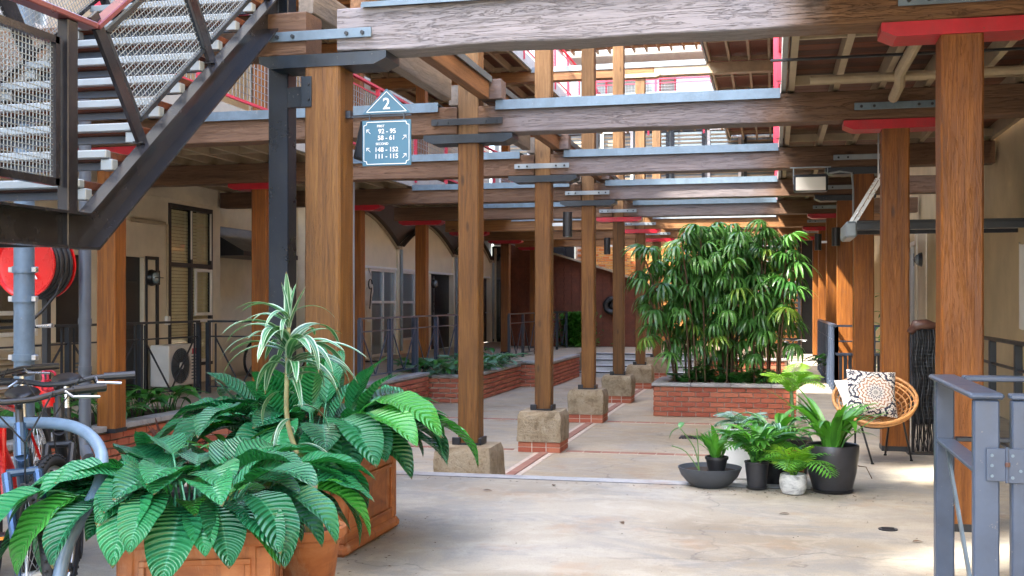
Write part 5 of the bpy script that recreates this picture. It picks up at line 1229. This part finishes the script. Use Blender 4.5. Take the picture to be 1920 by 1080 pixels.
pl1 = thing('broadleaf_plant', (-2.20, 3.92, .43), 'glossy broad ribbed leaf plant spilling over the nearer terracotta planter', 'plant', 'broadleaf plants')
clump(pl1, [(BIG_DROOP, 34, (.85, 1.08), .1), (BIG_DROOP, 18, (.7, .95), .5), (BIG_ARCH, 26, (.85, 1.1), .3), (BIG_ARCH, 22, (.55, .9), .9), (BIG_DROOP, 10, (.55, .8), .2), (BIG_UP, 7, (.5, .7), .2)], rb=.27)
pl2 = thing('broadleaf_plant', (-2.50, 5.76, .44), 'taller glossy ribbed leaf plant in the larger terracotta planter', 'plant', 'broadleaf plants')
clump(pl2, [(BIG_DROOP, 36, (1.0, 1.3), .1), (BIG_ARCH, 32, (1.0, 1.35), .3), (BIG_ARCH, 20, (.8, 1.15), .9), (BIG_UP, 16, (.9, 1.2), .2)], rb=.34)
# round terracotta pot and variegated dracaena
t = thing('terracotta_pot', (-2.03, 4.68, 0), 'round ribbed terracotta pot between the two square planters', 'pot')
b = B(); b.lathe([(.10, 0), (.125, .015), (.13, .04), (.122, .05), (.15, .25), (.155, .26), (.155, .275), (.172, .28), (.18, .29), (.18, .325), (.17, .33), (.155, .325), (.145, .29), (.13, .27), (0, .27)], 36, (-2.05, 4.66, 0)); b.build('body', 'terra', t, 'auto')
b = B(); b.cyl((-2.05, 4.66, .272), (-2.05, 4.66, .295), .142, 24); b.build('soil', 'soil', t)
VAR = big_leaves('leaf', 'lf_var', 7, .41, .050, pet=(.0, .001), a0=(60, 70), a1=(45, 70), a2=(-75, -15), prof='strap', nu=12, nv=2, wave=.02)
VARU = big_leaves('leaf', 'lf_var', 3, .28, .044, pet=(.0, .001), a0=(80, 85), a1=(78, 86), a2=(50, 75), prof='strap', nu=10, nv=2, wave=.02)
dr = thing('variegated_dracaena', (-2.03, 4.68, .34), 'tall white striped dracaena rising above the broad leaves', 'plant')
b = B(); sp_ = smooth_path([(-2.04, 4.67, .27), (-2.08, 4.67, .58), (-2.15, 4.68, .8), (-2.14, 4.66, 1.05), (-2.13, 4.65, 1.22)], 5); b.tube(sp_, [.014 - .004 * k / len(sp_) for k in range(len(sp_))], 8); b.build('stem', 'trunk', dr, True)
for k in range(38):
    h = random.uniform(1.00, 1.28); a = k * 2.4; minst('leaf', random.choice(VAR), dr, (-.10, -.03, h - .36), (random.uniform(-.2, .2), random.uniform(-.25, .2) + (1.26 - h) * .9, a), random.uniform(.8, 1.1) * (.75 if h > 1.2 else 1))
for k in range(6): minst('leaf', random.choice(VARU), dr, (-.10, -.03, .87), (0, random.uniform(-.2, .2), k * 1.05), random.uniform(.7, 1.0))
for k in range(7): minst('leaf', random.choice(VAR), dr, (-.09, 0, .34 + .06 * k), (0, .5, k * 2.3), .7)
STR = big_leaves('leaf', 'lf_dark', 5, .42, .055, pet=(.0, .001), a0=(60, 70), a1=(60, 80), a2=(-40, 20), prof='strap', nu=12, nv=2)
g = thing('strap_leaf_plant', (-2.62, 5.05, .42), 'dark strap leaf plant standing between the dracaena and the steel column', 'plant')
b = B(); b.lathe([(.12, -.42), (.16, -.15), (.17, -.12), (.165, -.12), (.15, -.14), (0, -.14)], 20, (-2.62, 5.05, .42)); b.build('pot', 'black', g, 'auto')
b = B(); b.tube([(-2.62, 5.05, .28), (-2.62, 5.05, .50)], .012, 6); b.build('stem', 'stem', g)
clump(g, [(STR, 15, (.7, 1.0), 0)], (0, 0, .06), .02)
RED = big_leaves('leaf', 'lf_red', 5, .26, .035, pet=(.0, .001), a0=(60, 70), a1=(70, 88), a2=(20, 70), prof='strap', nu=8, nv=2)
for (x, y, z, l) in ((-3.75, 6.35, .35, 'burgundy cordyline with upright leaves beside the downpipe'), (-3.45, 6.1, .28, 'second burgundy cordyline nearer the strap leaf plant')):
    g = thing('cordyline', (x, y, 0), l, 'plant', 'burgundy cordylines')
    b = B(); b.lathe([(.09, 0), (.12, .2), (.11, .2), (0, .19)], 16, (x, y, 0)); b.build('pot', 'black', g, 'auto')
    b = B(); b.tube([(x, y, .18), (x, y, z)], .008, 6); b.build('stem', 'cane', g)
    clump(g, [(RED, 11, (.7, 1.1), 0)], (0, 0, z), .01)

# planted bed and planter foliage
MID = big_leaves('leaf', 'lf_dark', 5, .24, .085, pet=(.12, .22), a0=(60, 85), a1=(20, 60), a2=(-60, -10), nu=9, nv=2, pr=.004)
SIL = big_leaves('leaf', 'lf_silver', 5, .34, .13, pet=(.12, .26), a0=(60, 85), a1=(15, 50), a2=(-45, -5), nu=10, nv=2, pr=.005)
for i, (x, y) in enumerate(((-7.35, 9.2), (-7.45, 10.2), (-7.3, 11.1), (-7.45, 11.9), (-7.3, 12.4))):
    g = thing('bed_plant', (x, y, -.03), 'leafy green plant in the brick edged bed, %s counted from the downpipe' % ('first', 'second', 'third', 'fourth', 'fifth')[i], 'plant', 'plants in the bed')
    clump(g, [(MID, 13, (1.2, 1.8), 0), (MID, 10, (1.0, 1.5), 1)], rb=.16)
for i, (x, y, lab) in enumerate(((-6.75, 20.75, 'at the facing corner'), (-6.15, 20.7, 'beside the second free pier post'), (-5.95, 21.9, 'behind the second free pier post'), (-6.0, 23.1, 'toward the low brick wall'), (-6.0, 24.1, 'at the far end of the planter'))):
    g = thing('silver_leaf_plant', (x, y, -.13), 'broad silvery leaf plant in the brick planter, %s' % lab, 'plant', 'plants in the brick planter')
    clump(g, [(SIL, 12, (1.1, 1.6), 0), (SIL, 11, (1., 1.5), 1), (MID, 8, (1.3, 1.9), .5)] + ([(BIG_UP, 4, (.9, 1.2), 0)] if i == 2 else []), rb=.2)
g = thing('silver_leaf_plant', (-3.15, 7.55, .0), 'pale ribbed leaf plant at the foot of the thick timber post', 'plant')
b = B(); b.lathe([(.16, 0), (.2, .35), (.19, .35), (0, .33)], 20, (-3.15, 7.55, 0)); b.build('pot', 'terra', g, 'auto')
clump(g, [(SIL, 12, (.9, 1.2), 0), (SIL, 10, (.8, 1.1), 1)], (.05, 0, .34), .1)
# hedge behind the far railing
g = thing('hedge', (-5.6, 33, 0), 'bright green leafy hedge behind the far railing', 'hedge')
hv = B()
for k in range(2600):
    x, y, z = random.gauss(-5.75, .24), random.gauss(33.0, .14), random.uniform(.05, 1.05); a = random.uniform(0, 6.3); e = random.uniform(-.9, .9)
    u = Vector((cos(a), sin(a), e)).normalized() * .09; w = Vector((-sin(a), cos(a), random.uniform(-.5, .5))).normalized() * .03; p = Vector((x, y, z))
    hv.add([p - u, p + w, p + u, p - w], [(0, 1, 2, 3)])
o = hv.build('foliage', 'lf_strap', g); o['kind'] = 'stuff'
b = B(); b.box(-6.0, 33.0, 0, -5.5, 33.15, .6); b.build('hedge_core', 'lf_dark', g)

# fan palms
def fan(n=9, L=.42, W=.05, pet=.3, spread=115, droop=60):
    b = B(); x = z = 0
    pts = [(0, 0, 0)]
    for k in range(6):
        a = radians(62 - 45 * k / 6); x += cos(a) * pet / 6; z += sin(a) * pet / 6; pts.append((x, 0, z))
    b.tube(pts, .0045, 4)
    for v in range(len(b.v)): b.uv[v] = (.5, .5)
    for i in range(n):
        ph = radians(-spread + 2 * spread * i / (n - 1)) + random.uniform(-.08, .08); l = L * random.uniform(.8, 1.08) * (1 - .18 * abs(ph) / 2); dr_ = random.uniform(.8, 1.2) * droop
        px, py, pz = x, 0.0, z; prev = None; ns = 6; tw = random.uniform(-.4, .4)
        for k in range(ns + 1):
            s = k / ns; a = radians(12 - (dr_ + 18) * s ** .8)
            if k: px += cos(ph) * cos(a) * l / ns; py += sin(ph) * cos(a) * l / ns; pz += sin(a) * l / ns
            w = W / 2 * (.25 + .75 * sin(pi * min(1, s * .75 + .18))) * (1 if s < .95 else .25)
            rv = Vector((-sin(ph), cos(ph), 0)); up = Vector((0, 0, 1)) * w * .5
            ids = []
            for tt in (-1, 0, 1):
                q = Vector((px, py, pz)) + rv * w * tt + up * abs(tt) * .8 + Vector((0, 0, tw * w * tt)); ids.append(len(b.v)); b.v.append(tuple(q)); b.uv[ids[-1]] = (s, (tt + 1) / 2)
            if prev: b.f += [(prev[0], prev[1], ids[1], ids[0]), (prev[1], prev[2], ids[2], ids[1])]
            prev = ids
    return b.mesh('leaf', M['lf_palm'], True)
FANS = [fan(random.choice((11, 12, 13)), random.uniform(.42, .54), .047, random.uniform(.20, .38), random.uniform(110, 145), random.uniform(60, 95)) for _ in range(10)]
g = thing('fan_palm_clump', (-.7, 19.6, -.12), 'dense dark green fan palm clump growing in the brick planter', 'palm'); nf = 0
random.seed(4)
for c in range(36):
    x = random.uniform(-1.7, .12); y = random.uniform(19.1, 20.1); h = random.uniform(1.25, 2.62) if c > 7 else random.uniform(2.2, 2.62)
    lean = (x + .7) * (.22 if x < -.7 else .08) + random.uniform(-.15, .12); 
    if c in (9, 13, 17): x = -1.62; lean = -.50; h = 2.15 - .25 * (c == 13) - .5 * (c == 17)
    ly = random.uniform(-.25, .12)
    pts = smooth_path([(x, y, -.12), (x + lean * .3, y + ly * .3, h * .4), (x + lean, y + ly, h - .1)], 5)
    b = B(); b.tube(pts, random.uniform(.013, .02), 6); b.build('cane', 'cane', g, True)
    top = Vector((x + lean, y + ly, h - .1)); a0 = random.uniform(0, 6)
    for k in range(8 if c < 30 else 7):
        if nf >= 292: break
        f = k / 7; dz = -1.15 * f ** 1.25
        p = top + Vector((-lean * .45 * f, -ly * .4 * f, dz)); a = a0 + k * 2.4
        minst('leaf', random.choice(FANS), g, p - g.location, (random.uniform(-.15, .15), -.45 + .75 * f + random.uniform(-.1, .1), a), random.uniform(.75, 1.08)); nf += 1
ib = B()
for _ in range(150):
    me_ = random.choice(FANS); r_ = random.random()
    p = Vector((random.gauss(-.72, .62), random.uniform(19.15, 20.05), random.uniform(.75, 2.45) if r_ < .8 else random.uniform(.3, .9)))
    if not -2.1 < p.x < .35: continue
    X_ = Matrix.Translation(p - g.location) @ Matrix.Rotation(random.uniform(0, 6.28), 4, 'Z') @ Matrix.Rotation(random.uniform(-.2, .35), 4, 'Y') @ Matrix.Scale(random.uniform(.7, 1.0), 4)
    k0 = len(ib.v); ul = me_.uv_layers[0].data
    for lp in me_.loops: ib.uv[k0 + lp.vertex_index] = tuple(ul[lp.index].uv)
    ib.v += [tuple(X_ @ v.co) for v in me_.vertices]; ib.f += [tuple(i + k0 for i in pl.vertices) for pl in me_.polygons]
o = ib.build('inner_foliage', 'lf_palm', g, True, local=True); o['kind'] = 'stuff'
# dark undergrowth in the palm planter
FERN = []
def frond(nm, m, L=.35, n=14, W=.10, pw=.014, a1=70, a2=-30, lz=0):
    b = B(); x = z = 0; pts = [(0, 0, 0)]; fr_ = []
    for k in range(n):
        a = radians(a1 + (a2 - a1) * k / n); x += cos(a) * L / n; z += sin(a) * L / n; pts.append((x, 0, z)); fr_.append((x, z, a))
    b.tube(pts, .0025, 4)
    for v in range(len(b.v)): b.uv[v] = (.5, .5)
    for k, (x, z, a) in enumerate(fr_[1:]):
        s = (k + 1) / n; l = W * sin(pi * (s * .85 + .12)) * random.uniform(.9, 1.1)
        for sd_ in (-1, 1):
            fw = .55; tip = Vector((x + cos(a) * l * fw, sd_ * l, z + sin(a) * l * fw - l * .25)); base = Vector((x, 0, z)); md = (base + tip) / 2 + Vector((0, 0, l * .08)); wv = Vector((cos(a), 0, sin(a))) * pw / 2
            k0 = b.add([base, md + wv, tip, md - wv], [(0, 1, 2, 3)])
            for q, uvv in enumerate(((0, .5), (.5, 1), (1, .5), (.5, 0))): b.uv[k0 + q] = uvv
    return b.mesh(nm, M[m], True)
DKF = [frond('leaf', 'lf_dark', random.uniform(.35, .55), 14, .12, .022, 75, random.uniform(-40, 0)) for _ in range(4)]
for i in range(7):
    x = -1.5 + i * .29; w_ = thing('undergrowth_fern', (x, 19.3 + .12 * (i % 3), -.12), 'dark fern among the palm canes, %s along the planter' % ('first', 'second', 'third', 'fourth', 'fifth', 'sixth', 'seventh')[i], 'fern', 'ferns under the palms')
    for k in range(11): minst('leaf', random.choice(DKF), w_, (0, 0, 0), (0, random.uniform(-.2, .3), k * .6), random.uniform(.8, 1.5))
g = thing('canopy_shrub', (1.0, 19.5, 0), 'leafy shrub growing behind the railing corner', 'shrub')
b = B(); b.tube([(1.0, 19.5, 0), (1.0, 19.5, .5)], .02, 6); b.build('stem', 'cane', g)
clump(g, [(MID, 12, (1.2, 1.7), 0), (MID, 10, (1.0, 1.5), 1)], (0, 0, .1), .1)
g = thing('slender_tree', (1.75, 18.2, 0), 'slender green shrub showing between two orange posts', 'shrub')
b = B(); b.tube([(1.75, 18.2, 0), (1.77, 18.2, 1.3)], .018, 6); b.build('stem', 'cane', g)
for k in range(6): clump(g, [(MID, 6, (.8, 1.1), k)], (0, 0, .15 + k * .22), .05)

# ------------------------------------------------------------ potted plants on the step edge
t = thing('shallow_bowl', (-.45, 8.18, 0), 'wide shallow charcoal bowl planter at the step edge', 'bowl')
b = B(); b.lathe([(.10, 0), (.115, .0), (.16, .03), (.205, .08), (.228, .135), (.230, .142), (.222, .142), (.20, .10), (.14, .085), (0, .08)], 40, (-.45, 8.18, 0)); b.build('body', 'greybowl', t, 'auto')
b = B(); b.cyl((-.45, 8.18, .09), (-.45, 8.18, .112), .205, 30); b.build('soil', 'soil', t)
t = thing('nursery_pot', (-.40, 8.17, .10), 'small black plastic pot standing in the shallow bowl', 'pot')
b = B(); b.lathe([(.06, .005), (.078, .09), (.085, .09), (.085, .11), (.078, .11), (.07, .09), (0, .085)], 24, (-.40, 8.17, .11)); b.build('body', 'black', t, 'auto')
BN = big_leaves('leaf', 'lf_strap', 5, .26, .050, pet=(.0, .001), a0=(60, 70), a1=(65, 85), a2=(15, 55), prof='strap', nu=10, nv=2, wave=.35)
t = thing('nest_fern', (-.40, 8.17, .19), 'bright wavy nest fern in the small black pot', 'fern')
clump(t, [(BN, 13, (.8, 1.05), 0), (BN, 6, (.7, .9), 1)], rb=.02)
t = thing('arrow_leaf_plant', (-.55, 8.16, .11), 'sparse arrow leaf plant on thin stems in the shallow bowl', 'plant')
for pts_, in (([(-.52, 8.16, .11), (-.56, 8.15, .28), (-.66, 8.14, .42)],), ([(-.52, 8.16, .11), (-.62, 8.14, .25), (-.72, 8.13, .29)],), ([(-.53, 8.16, .11), (-.53, 8.15, .24), (-.54, 8.14, .42)],)):
    b = B(); b.tube(smooth_path(pts_), .004, 5); b.build('stem', 'stem', t)
al = leafmesh('leaf', 'lf_dark', .12, .07, 0, 40, 20, -60, nu=8, nv=2, prof='ovate'); minst('leaf', al, t, (-.11, -.02, .31), (0, .4, pi)); minst('leaf', al, t, (-.11, -.02, .31), (0, -.9, 1.2), .7)
# three pots
def pot(nm, x, y, prof, m, lab, saucer=None, cat='pot'):
    t = thing(nm, (x, y, 0), lab, cat); b = B(); b.lathe(prof, 36, (x, y, 0)); b.build('body', m, t, 'auto')
    if saucer: b = B(); b.lathe([(saucer - .02, 0.0), (saucer, .018), (saucer - .006, .018), (saucer - .02, .006), (0, .006)], 32, (x, y, 0)); b.build('saucer', m, t, 'auto')
    return t
pot('black_pot', -.115, 8.13, [(.062, .012), (.068, .03), (.084, .185), (.088, .19), (.088, .20), (.080, .20), (.075, .18), (0, .17)], 'blackpot', 'slim black pot between the bowl and the mottled white pot', .082)
pot('white_pot', .135, 7.98, [(.055, .0), (.075, .008), (.093, .05), (.095, .09), (.088, .135), (.082, .142), (.074, .138), (.07, .115), (0, .11)], 'cpot', 'mottled white concrete pot, smallest of the floor pots')
pot('tall_black_pot', .405, 8.14, [(.12, .012), (.135, .02), (.165, .14), (.182, .26), (.184, .325), (.180, .335), (.170, .33), (.168, .29), (0, .28)], 'blackpot', 'big glossy black pot, largest on the floor', .15)
pot('back_pot', .02, 8.52, [(.10, -.03), (.13, .2), (.135, .22), (.125, .22), (.11, .2), (0, .19)], 'black', 'black pot hidden behind the front plants, holding the pale striped plant')
pot('terra_back_pot', .16, 8.40, [(.05, -.03), (.07, .22), (.08, .24), (.07, .24), (.06, .2), (0, .19)], 'terra', 'narrow tan pot tucked behind the mottled white pot')
for n_, (x, y, w, h, lab) in enumerate(((-.24, 8.85, .13, .36, 'white square pot behind the plants holding the silver fern'),)):
    t = thing('square_pot', (x, y, 0), lab, 'pot'); b = B(); b.box(x - w, y - w, -.03, x + w, y + w, h, .012); b.build('body', 'white', t); b = B(); b.box(x - w + .02, y - w + .02, h, x + w - .02, y + w - .02, h + .006); b.build('soil', 'soil', t)
PL = [frond('leaf', 'lf_lime', random.uniform(.20, .28), 14, .085, .011, 85, random.uniform(-20, 20)) for _ in range(4)]
PD = [frond('leaf', 'lf_strap', random.uniform(.26, .36), 15, .10, .016, 80, random.uniform(-50, -5)) for _ in range(4)]
t = thing('parlour_palm', (.135, 7.98, .12), 'small feathery palm in the mottled white pot', 'palm')
for k in range(26): minst('leaf', random.choice(PL if k % 3 else PD), t, (random.uniform(-.02, .02), random.uniform(-.02, .02), 0), (0, random.uniform(-.25, .3), k * 2.4), random.uniform(.9, 1.4))
t = thing('dark_strap_plant', (-.115, 8.13, .18), 'deep green bushy plant in the slim black pot', 'plant')
ST2 = big_leaves('leaf', 'lf_dark', 5, .34, .05, pet=(.02, .06), a0=(70, 85), a1=(60, 80), a2=(-50, 10), prof='strap', nu=10, nv=2)
FL = big_leaves('leaf', 'lf_strap', 5, .20, .045, pet=(.05, .15), a0=(70, 88), a1=(40, 75), a2=(-50, -10), prof='strap', nu=8, nv=2)
clump(t, [(ST2, 18, (1.0, 1.35), 0), (FL, 20, (1.1, 1.5), 1), (PD, 10, (1.0, 1.4), 0)], rb=.03)
t = thing('crinum', (.405, 8.14, .28), 'long bright strap leaves rising from the big glossy black pot', 'plant')
CR = big_leaves('leaf', 'lf_strap', 7, .52, .072, pet=(.0, .001), a0=(60, 70), a1=(68, 86), a2=(-5, 55), prof='strap', nu=14, nv=2)
clump(t, [(CR, 22, (.85, 1.12), 0), (CR, 12, (.6, .9), 1), (FL, 14, (1.0, 1.5), 0)], rb=.06)
LONG = [leafmesh('leaf', 'lf_strap', .85, .045, .0, 60, 66, 22, prof='strap', nu=16, nv=2), leafmesh('leaf', 'lf_strap', .62, .05, .0, 60, 48, 30, prof='strap', nu=16, nv=2)]
minst('leaf', LONG[0], t, (-.03, 0, .0), (0, 0, radians(178)), .82); minst('leaf', LONG[1], t, (.04, 0, .02), (0, 0, radians(5)), .78); minst('leaf', LONG[0], t, (-.02, .03, 0), (0, -.25, radians(150)), .72)
t = thing('striped_plant', (.02, 8.52, .2), 'pale striped broad leaves behind the feathery palm', 'plant')
PV = big_leaves('leaf', 'lf_var', 4, .24, .05, pet=(.15, .3), a0=(75, 88), a1=(30, 60), a2=(-80, -40), prof='strap', nu=9, nv=2)
clump(t, [(FL, 16, (1.3, 1.8), 0), (PV, 10, (.9, 1.2), .4), (ST2, 10, (.9, 1.2), 1.3)], rb=.05)
t = thing('silver_fern', (-.24, 8.85, .36), 'silver grey fern in the white square pot', 'fern')
SF = [frond('leaf', 'lf_grey', random.uniform(.28, .36), 15, .11, .022, 60, random.uniform(-40, -10)) for _ in range(4)]
for k in range(22): minst('leaf', random.choice(SF), t, (0, 0, 0), (0, random.uniform(-.2, .3), k * 2.4), random.uniform(.6, .85))
t = thing('lime_palm', (.16, 9.15, -.03), 'lime green palm fronds rising behind the floor pots', 'palm')
b = B(); b.lathe([(.10, 0), (.14, .28), (.13, .28), (0, .26)], 20, (.16, 9.15, -.03)); b.build('pot', 'black', t, 'auto')
b = B(); b.tube([(.16, 9.15, .2), (.14, 9.15, .64)], .014, 6); b.build('stem', 'stem', t)
LM = [frond('leaf', 'lf_lime', random.uniform(.38, .48), 18, .13, .02, 80, random.uniform(-50, 0)) for _ in range(4)]
for k in range(12): minst('leaf', random.choice(LM), t, (-.02, 0, .62), (0, random.uniform(-.2, .25), k * 2.4), random.uniform(.7, 1.0))
b = B(); b.tube([(.46, 8.5, .02), (.56, 8.52, .14), (.66, 8.50, .13), (.70, 8.48, .05)], .004, 5); obj1('leaf_stalk', b, 'cane', 'thin dry stalk lying between the big black pot and chair', 'stalk')

# ------------------------------------------------------------ rattan chair with cushions
CC = Vector((.83, 9.78, .53)); RC = Matrix.Rotation(radians(-14), 3, 'Z') @ Matrix.Rotation(radians(33), 3, 'X') @ Matrix.Rotation(radians(6), 3, 'Y')
ch = thing('rattan_chair', (CC.x, CC.y, 0), 'round rattan saucer chair on thin black legs', 'chair')
def bowl(r, a): 
    z = -.17 * (1 - (r / .335) ** 2.2); return CC + RC @ Vector((r * cos(a), r * sin(a), z))
for r, th in ((.335, .014), (.322, .011)): b = B(); b.tube([bowl(r, a * pi / 30) + Vector((0, 0, .0 if r > .33 else -.02)) for a in range(60)], th, 8, closed=True); b.build('rim', 'rattan', ch, True)
for r in (.29, .255, .22, .185, .15, .11, .07): b = B(); b.tube([bowl(r, a * pi / 24) for a in range(48)], .0065, 6, closed=True); b.build('ring', 'rattan', ch, True)
for k in range(26):
    b = B(); a = k * 2 * pi / 26; b.tube([bowl(r, a) - Vector((0, 0, .008)) for r in (.03, .08, .14, .20, .26, .30, .33)], .0055, 5); b.build('spoke', 'rattan', ch, True)
b = B(); pr_ = [bowl(.23, a * pi / 16) - Vector((0, 0, .03)) for a in range(32)]; b.tube(pr_, .008, 6, closed=True); b.build('seat_hoop', 'black', ch, True)
for fx, fy, an in ((.795, 9.60, -110), (1.13, 9.86, -10), (.70, 10.22, 140), (.95, 10.18, 60)):
    b = B(); p = bowl(.23, radians(an)) - Vector((0, 0, .03)); b.tube([p, (fx, fy, .006)], .0085, 8); lg = b.build('leg', 'black', ch, True)
    b = B(); b.cyl((fx, fy, 0), (fx, fy, .012), .013, 10); b.build('foot_cap', 'rubber', lg)
def pillow(nm, ctr, R, w, h, th, m, lab, grp):
    b = B(); n = 18
    for sgn in (1, -1):
        k0 = len(b.v)
        for i in range(n + 1):
            for j in range(n + 1):
                u, v = 2 * i / n - 1, 2 * j / n - 1; e = (1 - u ** 4) * (1 - v ** 4); pin = 1 - .07 * (1 - abs(u * v)) * (abs(u) ** 6 + abs(v) ** 6)
                z = sgn * th * e ** .55 + .006 * noise.noise(Vector((u * 2, v * 2, sgn))) * e
                b.uv[len(b.v)] = (i / n, j / n); b.v.append(tuple(Vector(ctr) + R @ Vector((u * w * pin, z, v * h * pin))))
        for i in range(n):
            for j in range(n):
                q = (k0 + i * (n + 1) + j, k0 + (i + 1) * (n + 1) + j, k0 + (i + 1) * (n + 1) + j + 1, k0 + i * (n + 1) + j + 1); b.f.append(q if sgn < 0 else q[::-1])
    return tag(b.build(nm, m, None, True), lab, 'cushion', grp)
RP = Matrix.Rotation(radians(12), 3, 'Z') @ Matrix.Rotation(radians(-22), 3, 'X') @ Matrix.Rotation(radians(4), 3, 'Y')
pillow('cushion', (.80, 9.72, .575), RP, .205, .20, .062, 'cushion', 'square cushion printed with dark mandala rings on the rattan chair', 'chair cushions')
pillow('cushion', (.70, 9.82, .545), Matrix.Rotation(radians(24), 3, 'Z') @ Matrix.Rotation(radians(-30), 3, 'X') @ Matrix.Rotation(radians(-6), 3, 'Y'), .17, .165, .05, 'linen', 'plain white cushion tucked behind the printed one', 'chair cushions')

# folded black parasols/throws beside the post
t = thing('fringed_throw', (1.30, 10.35, 0), 'black woven fringed throw hanging over a stand beside the chair', 'throw')
b = B(); n = 26
for i in range(n + 1):
    for j in range(17):
        u = i / n; z = 1.10 - j * .052; x = 1.19 + u * .20; y = 10.30 + .025 * sin(u * 28) * (1 + j * .04) + .01 * sin(j * 1.7 + u * 9)
        b.v.append((x + .01 * sin(j * .9), y, z))
for i in range(n):
    for j in range(16): b.f.append((i * 17 + j, (i + 1) * 17 + j, (i + 1) * 17 + j + 1, i * 17 + j + 1))
b.build('cloth', 'black', t, True)
b = B()
for i in range(46):
    x = 1.19 + .2 * i / 45; y = 10.30 + .03 * sin(i * .62); b.tube([(x, y, .28), (x + random.uniform(-.012, .012), y, .16), (x + random.uniform(-.02, .02), y + random.uniform(-.015, .015), .03)], .003, 4)
b.build('fringe', 'black', t)
b = B()
for j in range(22):
    for i in range(10): x = 1.195 + .019 * i + .004 * (j % 2); b.box(x, 10.268, .32 + j * .035, x + .012, 10.272, .326 + j * .035)
b.build('woven_stripe', 'rail', t)
b = B(); b.tube([(1.17, 10.33, 1.07), (1.22, 10.31, 1.135), (1.30, 10.31, 1.145), (1.40, 10.33, 1.12)], [.03, .05, .045, .03], 10); b.build('leather_bundle', 'leather', t, True)
b = B(); b.bar((1.17, 10.36, 1.10), (1.42, 10.36, 1.10), .03, .03); b.bar((1.2, 10.36, 0), (1.2, 10.36, 1.09), .025, .025); b.bar((1.4, 10.36, 0), (1.4, 10.36, 1.09), .025, .025); b.box(1.15, 10.28, 0, 1.45, 10.44, .012); b.build('stand', 'dark', t)
t = thing('hanging_towel', (1.93, 8.9, 1.0), 'white towel hung on the tan wall at the picture edge', 'towel')
b = B()
for i in range(9):
    for j in range(12): b.v.append((2.50 - .02 * sin(i * 1.3), 12.0 + i * .07, 1.95 - j * .08 + .02 * sin(i)))
for i in range(8):
    for j in range(11): b.f.append((i * 12 + j, (i + 1) * 12 + j, (i + 1) * 12 + j + 1, i * 12 + j + 1))
b.build('cloth', 'linen', t, True)

# ------------------------------------------------------------ drains, leaves on the floor
t = thing('floor_drain', (.655, 6.85, 0), 'small round floor drain in the front concrete', 'drain')
b = B(); b.cyl((.655, 6.85, .001), (.655, 6.85, .006), .055, 20); b.build('cover', 'dark', t)
for k in range(4): b = B(); b.box(.62, 6.815 + k * .02, .0065, .69, 6.823 + k * .02, .009); b.build('slot', 'black', t)
t = thing('drain_grate', (-1.14, 15.9, LOW), 'square iron drain grate behind the bowl planter', 'drain')
b = B(); b.box(-1.30, 15.75, LOW + .001, -.98, 16.1, LOW + .004); b.build('pit', 'black', t)
for k in range(8): b = B(); b.box(-1.29 + k * .04, 15.76, LOW + .004, -1.27 + k * .04, 16.09, LOW + .014); b.build('bar', 'rail', t)
DL = leafmesh('fallen_leaf', M['cane'], .07, .03, 0, 10, 10, -10, nu=5, nv=1)
for i, (x, y, l) in enumerate(((-2.0, 7.6, 'dry leaf near the terracotta planter'), (-1.55, 7.9, 'dry leaf close to the step edge'), (.1, 7.2, 'dry leaf in front of the mottled white pot'), (-.9, 6.7, 'dry leaf in the middle of the front floor'), (.75, 6.5, 'dry leaf beside the round floor drain'))):
    o = bpy.data.objects.new('fallen_leaf', DL); C.objects.link(o); o.location = (x, y, .006); o.rotation_euler = (.05, 0, i * 1.7); tag(o, l, 'leaf', 'fallen leaves')

# crumbs of soil and leaf scraps round the pots and planters
b = B()
for k in range(420):
    q = random.random()
    if q < .35: x, y = random.gauss(.1, .42), random.gauss(8.0, .10)
    elif q < .6: x, y = random.gauss(-2.1, .12), random.uniform(4.9, 6.6)
    elif q < .8: x, y = random.uniform(-2.6, .3), random.gauss(8.1, .05)
    else: x, y = random.uniform(-2.0, 1.0), random.uniform(4, 8.1)
    if y > 8.17: continue
    r = random.choice((.003, .004, .006, .012)) if q < .8 else random.choice((.003, .005)); a = random.uniform(0, 6.3)
    b.add([(x + r * cos(a), y + r * sin(a), .003), (x - r * .6 * sin(a), y + r * .6 * cos(a), .005), (x - r * cos(a), y - r * sin(a), .003), (x + r * .6 * sin(a), y - r * .6 * cos(a), .006)], [(0, 1, 2, 3)])
o = b.build('leaf_litter', 'cane'); tag(o, 'scattered soil crumbs and leaf scraps on the concrete by the pots', 'litter', kind='stuff')
